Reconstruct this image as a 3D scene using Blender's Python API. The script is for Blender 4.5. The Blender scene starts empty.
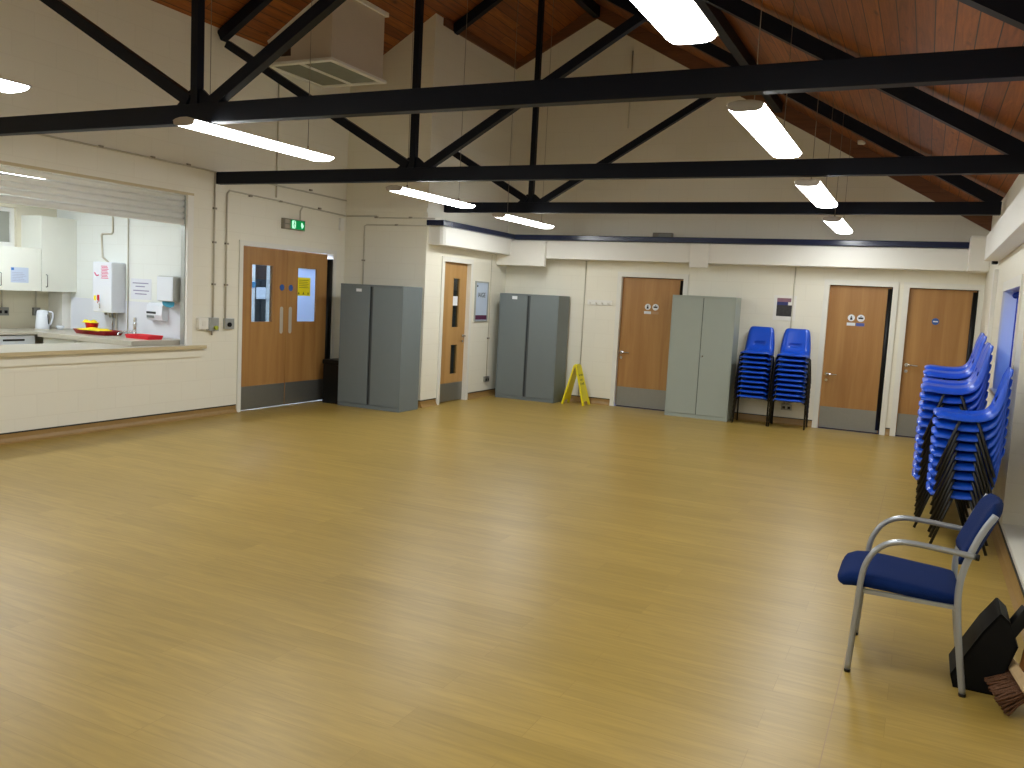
import bpy, bmesh, math, random
from math import pi, sin, cos, radians
from mathutils import Vector, Matrix
random.seed(7)
S = bpy.context.scene
COL = S.collection

# ------------------------------------------------------------------ materials
def lin(c):
    out = []
    for v in c:
        v = v / 255.0
        out.append(v / 12.92 if v <= 0.04045 else ((v + 0.055) / 1.055) ** 2.4)
    return (*out, 1.0)
class NT:
    def __init__(s, m): s.t = m.node_tree; s.n = s.t.nodes; s.l = s.t.links
    def add(s, typ, **kw):
        n = s.n.new(typ)
        for k, v in kw.items():
            if k in n.inputs: n.inputs[k].default_value = v
            else: setattr(n, k, v)
        return n
    def link(s, a, b): s.l.new(a, b)
def base_mat(name, col, rough=0.5, metal=0.0, spec=0.5):
    m = bpy.data.materials.new(name); m.use_nodes = True
    b = m.node_tree.nodes['Principled BSDF']
    b.inputs['Base Color'].default_value = lin(col); b.inputs['Roughness'].default_value = rough
    b.inputs['Metallic'].default_value = metal; b.inputs['Specular IOR Level'].default_value = spec
    return m, b
def mat(name, col, rough=0.5, metal=0.0, spec=0.5, var=0.05, scale=8.0, bump=0.0):
    """procedural material: the base colour broken up by a soft noise"""
    m, b = base_mat(name, col, rough, metal, spec)
    t = NT(m)
    g = t.add('ShaderNodeNewGeometry'); n = t.add('ShaderNodeTexNoise', Scale=scale, Detail=4.0)
    t.link(g.outputs['Position'], n.inputs['Vector'])
    mr = t.add('ShaderNodeMapRange'); mr.inputs['To Min'].default_value = 1 - var * 2; mr.inputs['To Max'].default_value = 1 + var * 2
    t.link(n.outputs['Fac'], mr.inputs['Value'])
    mx = t.add('ShaderNodeVectorMath', operation='SCALE'); mx.inputs[0].default_value = lin(col)[:3]
    t.link(mr.outputs['Result'], mx.inputs['Scale']); t.link(mx.outputs['Vector'], b.inputs['Base Color'])
    if bump:
        bp = t.add('ShaderNodeBump', Strength=bump, Distance=0.01); t.link(n.outputs['Fac'], bp.inputs['Height']); t.link(bp.outputs['Normal'], b.inputs['Normal'])
    return m
def emis(name, col, strength):
    m = bpy.data.materials.new(name); m.use_nodes = True; t = NT(m); t.n.clear()
    e = t.add('ShaderNodeEmission'); e.inputs['Color'].default_value = lin(col); e.inputs['Strength'].default_value = strength
    o = t.add('ShaderNodeOutputMaterial'); t.link(e.outputs[0], o.inputs[0]); return m
def swiz(t, order):
    g = t.add('ShaderNodeNewGeometry'); s = t.add('ShaderNodeSeparateXYZ'); c = t.add('ShaderNodeCombineXYZ')
    t.link(g.outputs['Position'], s.inputs[0])
    for i, a in enumerate(order): t.link(s.outputs[a], c.inputs[i])
    return c.outputs[0]
def block_wall(name, col, order):
    """painted concrete blockwork: courses 0.225 m high with shallow joints"""
    m, b = base_mat(name, col, 0.42, 0, 0.4); t = NT(m)
    v = swiz(t, order)
    br = t.add('ShaderNodeTexBrick', Scale=1.0); br.offset = 0.5
    br.inputs['Brick Width'].default_value = 0.45; br.inputs['Row Height'].default_value = 0.225
    br.inputs['Mortar Size'].default_value = 0.006; br.inputs['Mortar Smooth'].default_value = 0.6
    c = lin(col); br.inputs['Color1'].default_value = c
    br.inputs['Color2'].default_value = (c[0] * .985, c[1] * .985, c[2] * .98, 1)
    br.inputs['Mortar'].default_value = (c[0] * .955, c[1] * .95, c[2] * .94, 1)
    t.link(v, br.inputs['Vector'])
    t.link(br.outputs['Color'], b.inputs['Base Color'])
    n = t.add('ShaderNodeTexNoise', Scale=60.0, Detail=3.0); t.link(v, n.inputs['Vector'])
    mm = t.add('ShaderNodeMath', operation='MULTIPLY_ADD'); mm.inputs[1].default_value = -1.0
    m2 = t.add('ShaderNodeMath', operation='MULTIPLY'); m2.inputs[1].default_value = 0.25
    t.link(n.outputs['Fac'], m2.inputs[0]); t.link(br.outputs['Fac'], mm.inputs[0]); t.link(m2.outputs[0], mm.inputs[2])
    bp = t.add('ShaderNodeBump', Strength=0.22, Distance=0.004); t.link(mm.outputs[0], bp.inputs['Height']); t.link(bp.outputs['Normal'], b.inputs['Normal'])
    return m
def planks(name, c1, c2, seam, length, width, order, rough=0.35, grain=0.25, bump=0.08, knots=False, spec=0.5, mortar=0.0016):
    m, b = base_mat(name, c1, rough, 0, spec); t = NT(m)
    v = swiz(t, order)
    br = t.add('ShaderNodeTexBrick', Scale=1.0); br.offset = 0.37; br.offset_frequency = 2
    br.inputs['Brick Width'].default_value = length; br.inputs['Row Height'].default_value = width
    br.inputs['Mortar Size'].default_value = mortar; br.inputs['Mortar Smooth'].default_value = 0.3; br.inputs['Bias'].default_value = 0.0
    br.inputs['Color1'].default_value = lin(c1); br.inputs['Color2'].default_value = lin(c2); br.inputs['Mortar'].default_value = lin(seam)
    t.link(v, br.inputs['Vector'])
    # long grain, different in every plank
    mp = t.add('ShaderNodeMapping'); mp.inputs['Scale'].default_value = (1.1, 16, 1); t.link(v, mp.inputs['Vector'])
    add = t.add('ShaderNodeVectorMath', operation='MULTIPLY_ADD'); add.inputs[1].default_value = (9, 9, 9)
    t.link(br.outputs['Color'], add.inputs[0]); t.link(mp.outputs[0], add.inputs[2])
    n = t.add('ShaderNodeTexNoise', Scale=1.6, Detail=6.0, Roughness=0.62, Distortion=1.2); t.link(add.outputs[0], n.inputs['Vector'])
    rp = t.add('ShaderNodeMapRange'); rp.inputs['From Min'].default_value = .3; rp.inputs['From Max'].default_value = .7
    rp.inputs['To Min'].default_value = 1 - grain; rp.inputs['To Max'].default_value = 1 + grain * .7; t.link(n.outputs['Fac'], rp.inputs['Value'])
    sc = t.add('ShaderNodeVectorMath', operation='SCALE'); t.link(br.outputs['Color'], sc.inputs[0]); t.link(rp.outputs[0], sc.inputs['Scale'])
    out = sc.outputs[0]
    if knots:
        mk = t.add('ShaderNodeMapping'); mk.inputs['Scale'].default_value = (2.2, 6.0, 1); t.link(v, mk.inputs['Vector'])
        vo = t.add('ShaderNodeTexVoronoi', Scale=1.0); t.link(mk.outputs[0], vo.inputs['Vector'])
        kr = t.add('ShaderNodeMapRange'); kr.inputs['From Min'].default_value = 0.03; kr.inputs['From Max'].default_value = 0.14
        kr.inputs['To Min'].default_value = 0.35; kr.inputs['To Max'].default_value = 1.0; t.link(vo.outputs['Distance'], kr.inputs['Value'])
        s2 = t.add('ShaderNodeVectorMath', operation='SCALE'); t.link(out, s2.inputs[0]); t.link(kr.outputs[0], s2.inputs['Scale']); out = s2.outputs[0]
    t.link(out, b.inputs['Base Color'])
    bp = t.add('ShaderNodeBump', Strength=bump, Distance=0.003); t.link(n.outputs['Fac'], bp.inputs['Height']); t.link(bp.outputs['Normal'], b.inputs['Normal'])
    return m
def veneer(name, c1, c2, order=(0, 2, 1), rough=0.4):
    """door veneer: soft vertical figure"""
    m, b = base_mat(name, c1, rough, 0, 0.4); t = NT(m)
    tc = t.add('ShaderNodeNewGeometry'); mp = t.add('ShaderNodeMapping'); mp.inputs['Scale'].default_value = (7, 7, 0.5)
    t.link(tc.outputs['Position'], mp.inputs['Vector'])
    n = t.add('ShaderNodeTexNoise', Scale=1.0, Detail=7.0, Roughness=0.6, Distortion=0.6); t.link(mp.outputs[0], n.inputs['Vector'])
    cr = t.add('ShaderNodeValToRGB'); cr.color_ramp.elements[0].position = .32; cr.color_ramp.elements[1].position = .68
    cr.color_ramp.elements[0].color = lin(c2); cr.color_ramp.elements[1].color = lin(c1)
    t.link(n.outputs['Fac'], cr.inputs[0]); t.link(cr.outputs[0], b.inputs['Base Color']); return m
def glass(name, tint=(225, 235, 240), gloss=0.08):
    m = bpy.data.materials.new(name); m.use_nodes = True; t = NT(m); t.n.clear()
    tr = t.add('ShaderNodeBsdfTransparent'); tr.inputs['Color'].default_value = lin(tint)
    gl = t.add('ShaderNodeBsdfGlossy'); gl.inputs['Roughness'].default_value = 0.03
    mx = t.add('ShaderNodeMixShader'); mx.inputs[0].default_value = gloss
    t.link(tr.outputs[0], mx.inputs[1]); t.link(gl.outputs[0], mx.inputs[2])
    o = t.add('ShaderNodeOutputMaterial'); t.link(mx.outputs[0], o.inputs[0]); return m

M = {}
CREAM = (234, 230, 214)
M['wall_x'] = block_wall('cream painted blockwork, side walls', CREAM, (1, 2, 0))
M['wall_y'] = block_wall('cream painted blockwork, end walls', CREAM, (0, 2, 1))
M['cream'] = mat('cream paint', (234, 230, 214), 0.5, var=.01)
M['bulk'] = mat('off white boxing paint', (234, 232, 224), 0.5, var=.01)
M['white'] = mat('white gloss paint', (228, 226, 216), 0.3, var=.01)
M['kwall'] = block_wall('white kitchen wall paint', (226, 230, 226), (0, 2, 1))
M['kwallx'] = block_wall('cream kitchen wall paint', (218, 212, 190), (1, 2, 0))
M['hall'] = mat('white hallway paint', (222, 226, 232), 0.6, var=.01)
M['floor'] = planks('oak effect vinyl planks', (168, 140, 70), (159, 132, 63), (148, 120, 56), 1.22, 0.185, (0, 1, 2), rough=0.36, grain=0.17, bump=0.05, spec=0.38, mortar=.0012)
M['boards'] = planks('pine ceiling boards', (154, 88, 30), (122, 64, 18), (40, 20, 9), 4.5, 0.115, (1, 0, 2), rough=0.5, grain=0.42, knots=True, mortar=.004)
M['boards_trim'] = planks('pine trim', (120, 78, 50), (112, 70, 44), (60, 36, 20), 3.0, 0.3, (0, 2, 1), rough=0.55)
M['skirt'] = mat('oak effect coved skirting', (150, 118, 66), 0.4, var=.06, scale=20)
M['black_seal'] = mat('black capping strip', (22, 20, 18), 0.5)
M['steel_black'] = mat('near black navy truss paint', (5, 12, 27), 0.5, spec=.25, var=.05)
M['navy'] = mat('navy gloss beam paint', (18, 28, 62), 0.25, var=.05)
M['door'] = veneer('oak door veneer', (178, 134, 78), (156, 110, 60))
M['door_light'] = veneer('light oak door veneer', (188, 148, 92), (172, 130, 74))
M['steel'] = mat('brushed steel', (146, 146, 140), 0.38, metal=0.75, var=.03, scale=30)
M['chrome'] = mat('polished chrome', (205, 205, 205), 0.12, metal=1.0, var=.01)
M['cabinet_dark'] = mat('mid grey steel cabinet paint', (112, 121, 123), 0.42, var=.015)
M['cabinet_light'] = mat('light grey green cabinet paint', (158, 166, 156), 0.42, var=.015)
M['gap'] = mat('dark gap', (30, 34, 36), 0.7)
M['blue_plastic'] = mat('royal blue plastic', (18, 80, 204), 0.33, var=.02)
M['chair_black'] = mat('black chair frame', (16, 16, 16), 0.4)
M['blue_fabric'] = mat('blue woven upholstery', (4, 34, 88), 0.92, spec=.2, var=.10, scale=260, bump=.5)
M['silver'] = mat('silver grey powder coat', (160, 164, 168), 0.34, metal=0.55, var=.02)
M['black_plastic'] = mat('black plastic', (10, 10, 10), 0.45, spec=.3)
M['yellow'] = mat('yellow plastic', (240, 226, 18), 0.4, var=.02)
M['yellow_cloth'] = mat('yellow cloth', (240, 212, 30), 0.9, var=.06, scale=60)
M['red'] = mat('red plastic', (196, 28, 34), 0.35, var=.03)
M['dark_red'] = mat('dark red plastic', (150, 20, 28), 0.35, var=.03)
M['bright_red'] = mat('bright red plastic', (222, 34, 50), 0.35, var=.03)
M['lamp'] = emis('lit fluorescent diffuser', (245, 249, 249), 10.9)
M['klamp'] = emis('lit kitchen diffuser', (240, 247, 255), 13.0)
M['hall_fill'] = emis('hallway fill glow', (215, 228, 255), 26.0)  # glow of the added hallway fill lamp
M['lamp_body'] = mat('pale metal lamp housing', (170, 160, 145), 0.4, metal=.3)
M['wire'] = mat('suspension wire', (150, 140, 125), 0.4, metal=.5)
M['conduit'] = mat('grey conduit', (196, 190, 172), 0.45, var=.03)
M['conduit_clip'] = mat('grey saddle clips', (150, 144, 128), 0.4, metal=.2)
M['worktop'] = mat('speckled grey beige worktop', (178, 172, 156), 0.35, var=.10, scale=220)
M['worktop_edge'] = mat('beige worktop edge', (200, 184, 146), 0.4, var=.04)
M['unit'] = mat('white gloss kitchen unit', (226, 228, 218), 0.28, var=.01)
M['appliance'] = mat('white appliance', (226, 232, 240), 0.25, var=.01)
M['shutter'] = mat('off white roller shutter slats', (240, 242, 238), 0.38, var=.01)
M['alu'] = mat('grey aluminium', (176, 180, 178), 0.35, metal=.5)
M['tile'] = mat('white splashback panel', (222, 226, 234), 0.18, var=.01)
M['paper'] = mat('white paper', (228, 232, 236), 0.8, var=.01)
M['paper_blue'] = mat('blue tinted notice paper', (190, 204, 224), 0.7, var=.02)
M['ink_black'] = mat('black ink', (40, 42, 48), 0.7)
M['ink_pink'] = mat('pink ink', (206, 80, 120), 0.7)
M['ink_grey'] = mat('grey ink', (140, 138, 165), 0.7)
M['ink_plum'] = mat('plum ink', (92, 38, 72), 0.6)
M['ink_blue'] = mat('blue ink', (60, 120, 196), 0.6)
M['disc_blue'] = mat('blue safety disc', (38, 84, 160), 0.4)
M['sign_blue'] = mat('blue label', (80, 96, 168), 0.4)
M['green'] = emis('lit green sign face', (20, 128, 66), 0.35)
M['green_white'] = emis('lit white pictogram', (150, 205, 170), 0.6)
M['sign_body'] = mat('grey sign body', (128, 122, 108), 0.5)
M['towel_blue'] = mat('blue paper towel', (70, 150, 178), 0.9)
M['grille'] = mat('grey louvre grille', (134, 136, 124), 0.5, var=.05)
M['duct'] = mat('cream duct casing', (206, 194, 176), 0.5, var=.02)
M['dark_wood'] = mat('dark recess', (52, 28, 18), 0.6)
M['pan_black'] = mat('matt black plastic', (4, 4, 4), 0.65, spec=.2, var=.02)
M['disc_sky'] = mat('bright blue safety sticker', (70, 150, 228), 0.4)
M['frosted'] = mat('frosted grey window film', (150, 152, 142), 0.6, var=.05)
M['channel'] = mat('cabinet grey with recess shade', (74, 80, 82), 0.5, var=.015)  # cabinet grey darkened, shade of the recess put into the colour
M['plate'] = mat('satin push plate', (196, 188, 174), 0.5, metal=.25, var=.02)
M['blind'] = None
M['glass'] = glass('clear window glass')
M['glass_dark'] = glass('vision panel glass', (200, 210, 215), 0.10)
M['upvc'] = mat('white window frame', (226, 226, 222), 0.3, var=.01)
M['reveal'] = mat('white window reveal', (222, 224, 230), 0.5, var=.01)
M['bristle'] = mat('natural brown bristles', (96, 62, 38), 0.9, var=.2, scale=90, bump=.8)
M['broom_wood'] = mat('pale beech broom head', (206, 176, 132), 0.5, var=.08, scale=30)
M['handle_wood'] = mat('varnished wooden broom handle', (146, 98, 52), 0.4, var=.12, scale=30)
M['photo'] = mat('dark photograph print', (52, 50, 52), 0.3, var=.3, scale=30)
M['photo_pink'] = mat('pinkish sky of photograph', (140, 104, 118), 0.3, var=.1, scale=30)
M['photo_blue'] = mat('blue car of photograph', (44, 54, 112), 0.3, var=.1, scale=30)
M['lime'] = mat('yellow green knob', (168, 178, 60), 0.4)
M['brown_panel'] = mat('tan toilets label', (178, 140, 100), 0.5)
def sheet_mat():
    m = bpy.data.materials.new('translucent pale sheet'); m.use_nodes = True; t = NT(m); t.n.clear()
    d = t.add('ShaderNodeBsdfDiffuse'); d.inputs['Color'].default_value = lin((214, 224, 240))
    tl = t.add('ShaderNodeBsdfTranslucent'); tl.inputs['Color'].default_value = lin((225, 235, 250))
    mx = t.add('ShaderNodeMixShader'); mx.inputs[0].default_value = .6
    t.link(d.outputs[0], mx.inputs[1]); t.link(tl.outputs[0], mx.inputs[2])
    o = t.add('ShaderNodeOutputMaterial'); t.link(mx.outputs[0], o.inputs[0]); return m
M['sheet'] = sheet_mat()
def blind_mat():
    m = bpy.data.materials.new('blue roller blind cloth'); m.use_nodes = True; t = NT(m); t.n.clear()
    d = t.add('ShaderNodeBsdfDiffuse'); d.inputs['Color'].default_value = lin((66, 88, 176))
    tl = t.add('ShaderNodeBsdfTranslucent'); tl.inputs['Color'].default_value = lin((70, 100, 200))
    n = t.add('ShaderNodeTexNoise', Scale=120.0); g = t.add('ShaderNodeNewGeometry'); t.link(g.outputs['Position'], n.inputs['Vector'])
    bp = t.add('ShaderNodeBump', Strength=.2, Distance=.002); t.link(n.outputs['Fac'], bp.inputs['Height']); t.link(bp.outputs['Normal'], d.inputs['Normal'])
    mx = t.add('ShaderNodeMixShader'); mx.inputs[0].default_value = .5
    t.link(d.outputs[0], mx.inputs[1]); t.link(tl.outputs[0], mx.inputs[2])
    o = t.add('ShaderNodeOutputMaterial'); t.link(mx.outputs[0], o.inputs[0]); return m
M['blind'] = blind_mat()

# ------------------------------------------------------------------ mesh helpers
def origin_of(o):
    v = Vector((0, 0, 0))
    while o is not None: v += o.location; o = o.parent
    return v
class MB:
    """collects shapes in world coordinates and links them as ONE object"""
    def __init__(s): s.b = bmesh.new(); s.mi = 0; s.mats = []
    def _new(s, f0):
        for f in list(s.b.faces)[f0:]: f.material_index = s.mi
    def use(s, i): s.mi = i; return s
    def box(s, x0, x1, y0, y1, z0, z1, bev=0.0):
        f0 = len(s.b.faces)
        if bev:
            t = bmesh.new(); bmesh.ops.create_cube(t, size=1)
            for v in t.verts: v.co = Vector(((x0 + x1) / 2 + v.co.x * (x1 - x0), (y0 + y1) / 2 + v.co.y * (y1 - y0), (z0 + z1) / 2 + v.co.z * (z1 - z0)))
            bmesh.ops.bevel(t, geom=list(t.edges), offset=bev, segments=2, affect='EDGES', profile=.6)
            me = bpy.data.meshes.new('t'); t.to_mesh(me); t.free(); s.b.from_mesh(me); bpy.data.meshes.remove(me)
        else:
            vs = [s.b.verts.new((x, y, z)) for z in (z0, z1) for x, y in ((x0, y0), (x1, y0), (x1, y1), (x0, y1))]
            for q in ((3, 2, 1, 0), (4, 5, 6, 7), (0, 1, 5, 4), (1, 2, 6, 5), (2, 3, 7, 6), (3, 0, 4, 7)): s.b.faces.new([vs[i] for i in q])
        s._new(f0); return s
    def obox(s, a, b, w, h, up=(0, 0, 1)):
        """bar of section w x h from a to b"""
        f0 = len(s.b.faces); a = Vector(a); b = Vector(b); d = (b - a).normalized(); u = Vector(up)
        sd = d.cross(u).normalized(); u = sd.cross(d).normalized()
        vs = []
        for p in (a, b):
            for i, j in ((-1, -1), (1, -1), (1, 1), (-1, 1)): vs.append(s.b.verts.new(p + sd * (w / 2 * i) + u * (h / 2 * j)))
        for q in ((3, 2, 1, 0), (4, 5, 6, 7), (0, 1, 5, 4), (1, 2, 6, 5), (2, 3, 7, 6), (3, 0, 4, 7)): s.b.faces.new([vs[i] for i in q])
        s._new(f0); return s
    def tube(s, pts, r, n=10, closed_ends=True, rs=None):
        f0 = len(s.b.faces); pts = [Vector(p) for p in pts]; rings = []
        prev = None
        for i, p in enumerate(pts):
            if i == 0: d = pts[1] - pts[0]
            elif i == len(pts) - 1: d = pts[-1] - pts[-2]
            else: d = (pts[i + 1] - p).normalized() + (p - pts[i - 1]).normalized()
            d.normalize()
            if prev is None:
                ref = Vector((0, 0, 1)) if abs(d.z) < .9 else Vector((1, 0, 0)); u = d.cross(ref).normalized()
            else: u = (prev - d * prev.dot(d)).normalized()
            prev = u; w = d.cross(u); rr = rs[i] if rs else r
            rings.append([s.b.verts.new(p + (u * cos(2 * pi * k / n) + w * sin(2 * pi * k / n)) * rr) for k in range(n)])
        for i in range(len(rings) - 1):
            for k in range(n):
                f = s.b.faces.new([rings[i][k], rings[i][(k + 1) % n], rings[i + 1][(k + 1) % n], rings[i + 1][k]]); f.smooth = True
        if closed_ends: s.b.faces.new(list(reversed(rings[0]))); s.b.faces.new(rings[-1])
        s._new(f0); return s
    def prism(s, prof, axis, a, b, smooth=False):
        """profile in the two other axes extruded from a to b along axis (0,1,2)"""
        f0 = len(s.b.faces)
        def P(p, t):
            q = list(p); q.insert(axis, t); return q
        A = [s.b.verts.new(P(p, a)) for p in prof]; B = [s.b.verts.new(P(p, b)) for p in prof]; n = len(prof)
        s.b.faces.new(list(reversed(A))); s.b.faces.new(B)
        for i in range(n):
            f = s.b.faces.new([A[i], A[(i + 1) % n], B[(i + 1) % n], B[i]]); f.smooth = smooth
        s._new(f0); return s
    def lathe(s, prof, c, n=24, axis=2, a0=0, a1=2 * pi):
        f0 = len(s.b.faces); rings = []
        for r, h in prof:
            ring = []
            for k in range(n):
                a = 2 * pi * k / n; p = [r * cos(a), r * sin(a)]; p.insert(axis, h); ring.append(s.b.verts.new(Vector(c) + Vector(p)))
            rings.append(ring)
        for i in range(len(rings) - 1):
            for k in range(n):
                f = s.b.faces.new([rings[i][k], rings[i][(k + 1) % n], rings[i + 1][(k + 1) % n], rings[i + 1][k]]); f.smooth = True
        s.b.faces.new(list(reversed(rings[0]))); s.b.faces.new(rings[-1]); s._new(f0); return s
    def disc(s, c, r, axis, d, n=24): return s.lathe([(r, 0), (r, d)], c, n, axis)
    def text(s, body, size, M4):
        f0 = len(s.b.faces)
        c = bpy.data.curves.new('t', 'FONT'); c.body = body; c.size = size; c.extrude = 0.0004; c.align_x = 'CENTER'; c.align_y = 'CENTER'
        o = bpy.data.objects.new('t', c); COL.objects.link(o); dg = bpy.context.evaluated_depsgraph_get(); dg.update()
        me = bpy.data.meshes.new_from_object(o.evaluated_get(dg)); me.transform(M4); s.b.from_mesh(me)
        bpy.data.objects.remove(o); bpy.data.meshes.remove(me); bpy.data.curves.remove(c); s._new(f0); return s
    def xf(s, m):
        s.b.transform(m); return s
    def build(s, name, mats, parent=None, loc=None):
        bmesh.ops.recalc_face_normals(s.b, faces=list(s.b.faces)) if True else None
        me = bpy.data.meshes.new(name); s.b.to_mesh(me); s.b.free()
        for m in (mats if isinstance(mats, (list, tuple)) else [mats]): me.materials.append(m)
        o = bpy.data.objects.new(name, me); COL.objects.link(o)
        if parent is not None:
            o.parent = parent; me.transform(Matrix.Translation(-origin_of(parent)))
        else:
            if loc is None:
                cs = [v.co for v in me.vertices]
                loc = Vector(((min(c.x for c in cs) + max(c.x for c in cs)) / 2, (min(c.y for c in cs) + max(c.y for c in cs)) / 2, min(c.z for c in cs)))
            me.transform(Matrix.Translation(-Vector(loc))); o.location = loc
        return o
def tag(o, label=None, cat=None, group=None, kind=None):
    if label: o['label'] = label
    if cat: o['category'] = cat
    if group: o['group'] = group
    if kind: o['kind'] = kind
    return o
def thing(name, label, cat, loc, group=None):
    o = bpy.data.objects.new(name, None); COL.objects.link(o); o.location = loc; o.empty_display_size = .1
    return tag(o, label, cat, group)
def struct(name, mb, m, parent=None):
    o = mb.build(name, m, parent)
    if parent is None: o['kind'] = 'structure'
    return o
def box(*a, **k): return MB().box(*a, **k)
def copy_tree(o, parent=None):
    c = o.copy(); COL.objects.link(c)
    if parent is not None: c.parent = parent
    for ch in list(o.children): copy_tree(ch, c)
    return c
def rounded(x0, x1, z0, z1, r, n=5):
    pts = []
    for cx, cz, a in ((x1 - r, z1 - r, 0), (x0 + r, z1 - r, 90), (x0 + r, z0 + r, 180), (x1 - r, z0 + r, 270)):
        for k in range(n + 1):
            t = radians(a + 90 * k / n); pts.append((cx + r * cos(t), cz + r * sin(t)))
    return pts

# ------------------------------------------------------------------ room dimensions (metres)
XL, X1, XR, XB = -7.75, -6.35, 0.65, 0.80      # left wall, short return wall, right pier, set-back right wall
Y1, D, YN = 10.22, 12.75, -4.5                 # wall facing us at left, far wall, near wall
RX, RZ, SL, SR = -5.0, 6.20, 0.587, 0.565       # ridge position and roof slopes
def zc(x): return RZ - (SL * (RX - x) if x < RX else SR * (x - RX))

# floor
fl_ = MB().box(XL - .02, XB + .02, YN, D + .02, -.1, 0)
struct('floor', fl_, M['floor'])
struct('trim_1', box(-.203, -.199, YN, 9.0, 0.0, 0.0006), M['skirt'])
# walls
w = MB()
HY0, HY1, HZ0, HZ1 = 3.9, 7.30, .835, 2.61     # serving hatch
DY0, DY1, DZ = 8.135, 9.96, 2.115                # double door
zt = zc(XL) + .03
w.box(XL - .12, XL, YN, HY0, 0, zt); w.box(XL - .12, XL, HY0, HY1, 0, HZ0); w.box(XL - .12, XL, HY0, HY1, HZ1, zt)
w.box(XL - .12, XL, HY1, DY0, 0, zt); w.box(XL - .12, XL, DY0, DY1, DZ, zt); w.box(XL - .12, XL, DY1, Y1, 0, zt)
struct('wall_left', w, M['wall_x'])
w = MB(); w.prism([(XL - .12, 0), (X1 - .0, 0), (X1, zc(X1) + .02), (XL - .12, zc(XL - .12) + .02)], 1, Y1, Y1 + .2)
struct('wall_alcove', w, M['wall_y'])
DOY0, DOY1, DOZ = 10.71, 11.52, 2.11           # narrow vision-panel door
w = MB(); zt = zc(X1) + .02
w.box(X1 - .2, X1, Y1 + .2, DOY0, 0, zt); w.box(X1 - .2, X1, DOY0, DOY1, DOZ, zt); w.box(X1 - .2, X1, DOY1, D + .2, 0, zt)
struct('wall_return', w, M['wall_x'])
# far wall with three door openings
ops = [(-4.33, -3.33), (-1.27, -.43), (-.25, .60)]; OZ = 2.05
w = MB(); x = X1
for a, b in ops: w.box(x, a, D, D + .2, 0, OZ); x = b
w.box(x, XB + .1, D, D + .2, 0, OZ)
w.prism([(X1, OZ), (XB + .1, OZ), (XB + .1, zc(XB + .1) + .02), (RX, RZ + .02), (X1, zc(X1) + .02)], 1, D, D + .2)
struct('wall_back', w, M['wall_y'])
# right wall: pier part with the window, then the set-back part nearer the camera
WY0, WY1, WZ0, WZ1 = 7.75, 9.35, 1.0, 1.93
PY = 7.27; zt = zc(XR) + .03
w = MB(); w.box(XR, XR + .3, PY, WY0, 0, zt); w.box(XR, XR + .3, WY0, WY1, 0, WZ0); w.box(XR, XR + .3, WY0, WY1, WZ1, zt); w.box(XR, XR + .3, WY1, D, 0, zt)
w.box(XB, XB + .15, YN, PY, 0, zc(XB) + .05)
struct('wall_right', w, M['wall_x'])
struct('trim_2', box(XR, XB, 1.0, PY, 0, .135, bev=.004), M['white'])
w = MB(); w.prism([(XL - .12, 0), (XB + .15, 0), (XB + .15, zc(XB + .15) + .02), (RX, RZ + .02), (XL - .12, zc(XL - .12) + .02)], 1, YN - .2, YN)
struct('wall_near', w, M['wall_y'])
# ceiling: two pitched board slopes
c = MB()
c.prism([(XL - .12, zc(XL - .12)), (RX, RZ), (XB + .15, zc(XB + .15)), (XB + .15, zc(XB + .15) + .12), (RX, RZ + .12), (XL - .12, zc(XL - .12) + .12)], 1, YN - .2, D + .2)
struct('ceiling', c, M['boards'])
# timber strip where the boards meet the gable and the return wall
t = MB(); h = .21
t.prism([(RX, RZ - .22), (XR, zc(XR) - h), (XR, zc(XR)), (RX, RZ), (X1, zc(X1)), (X1, zc(X1) - .10)], 1, D - .03, D)
struct('trim_3', t, M['boards_trim'])
struct('trim_4', box(X1, X1 + .03, Y1 + .2, D - .03, zc(X1) - .10, zc(X1) - .005), M['boards_trim'])
# skirtings: coved strip with black capping
def skirting(name, a, b, nrm):
    """a,b = wall line points; nrm = unit direction into the room"""
    ax = 0 if nrm[0] else 1; sgn = nrm[0] or nrm[1]; p = a[ax]
    prof = [(p, 0), (p + sgn * .045, 0), (p + sgn * .022, .018), (p + sgn * .008, .05), (p + sgn * .005, .092), (p, .092)]
    m = MB()
    lo, hi = min(a[1 - ax], b[1 - ax]), max(a[1 - ax], b[1 - ax])
    m.prism(prof, 1 - ax, lo, hi); m.use(1)
    m.prism([(p, .092), (p + sgn * .009, .092), (p + sgn * .009, .104), (p, .104)], 1 - ax, lo, hi)
    struct(name, m, [M['skirt'], M['black_seal']])
skirting('baseboard_left', (XL, YN), (XL, DY0 - .06), (1, 0))
skirting('baseboard_left', (XL, DY1 + .06), (XL, Y1), (1, 0))
skirting('baseboard_alcove', (XL, Y1), (X1, Y1), (0, -1))
skirting('baseboard_return', (X1, Y1 + .0), (X1, DOY0 - .07), (1, 0))
skirting('baseboard_return', (X1, DOY1 + .07), (X1, D), (1, 0))
xs = [X1, ops[0][0] - .065, ops[0][1] + .065, ops[1][0] - .065, ops[1][1] + .06, ops[2][0] - .06]
for i in (0, 2, 4): skirting('baseboard_back', (xs[i], D), (xs[i + 1], D), (0, -1))
skirting('baseboard_right', (XR, 1.0), (XR, D), (-1, 0))

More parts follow.
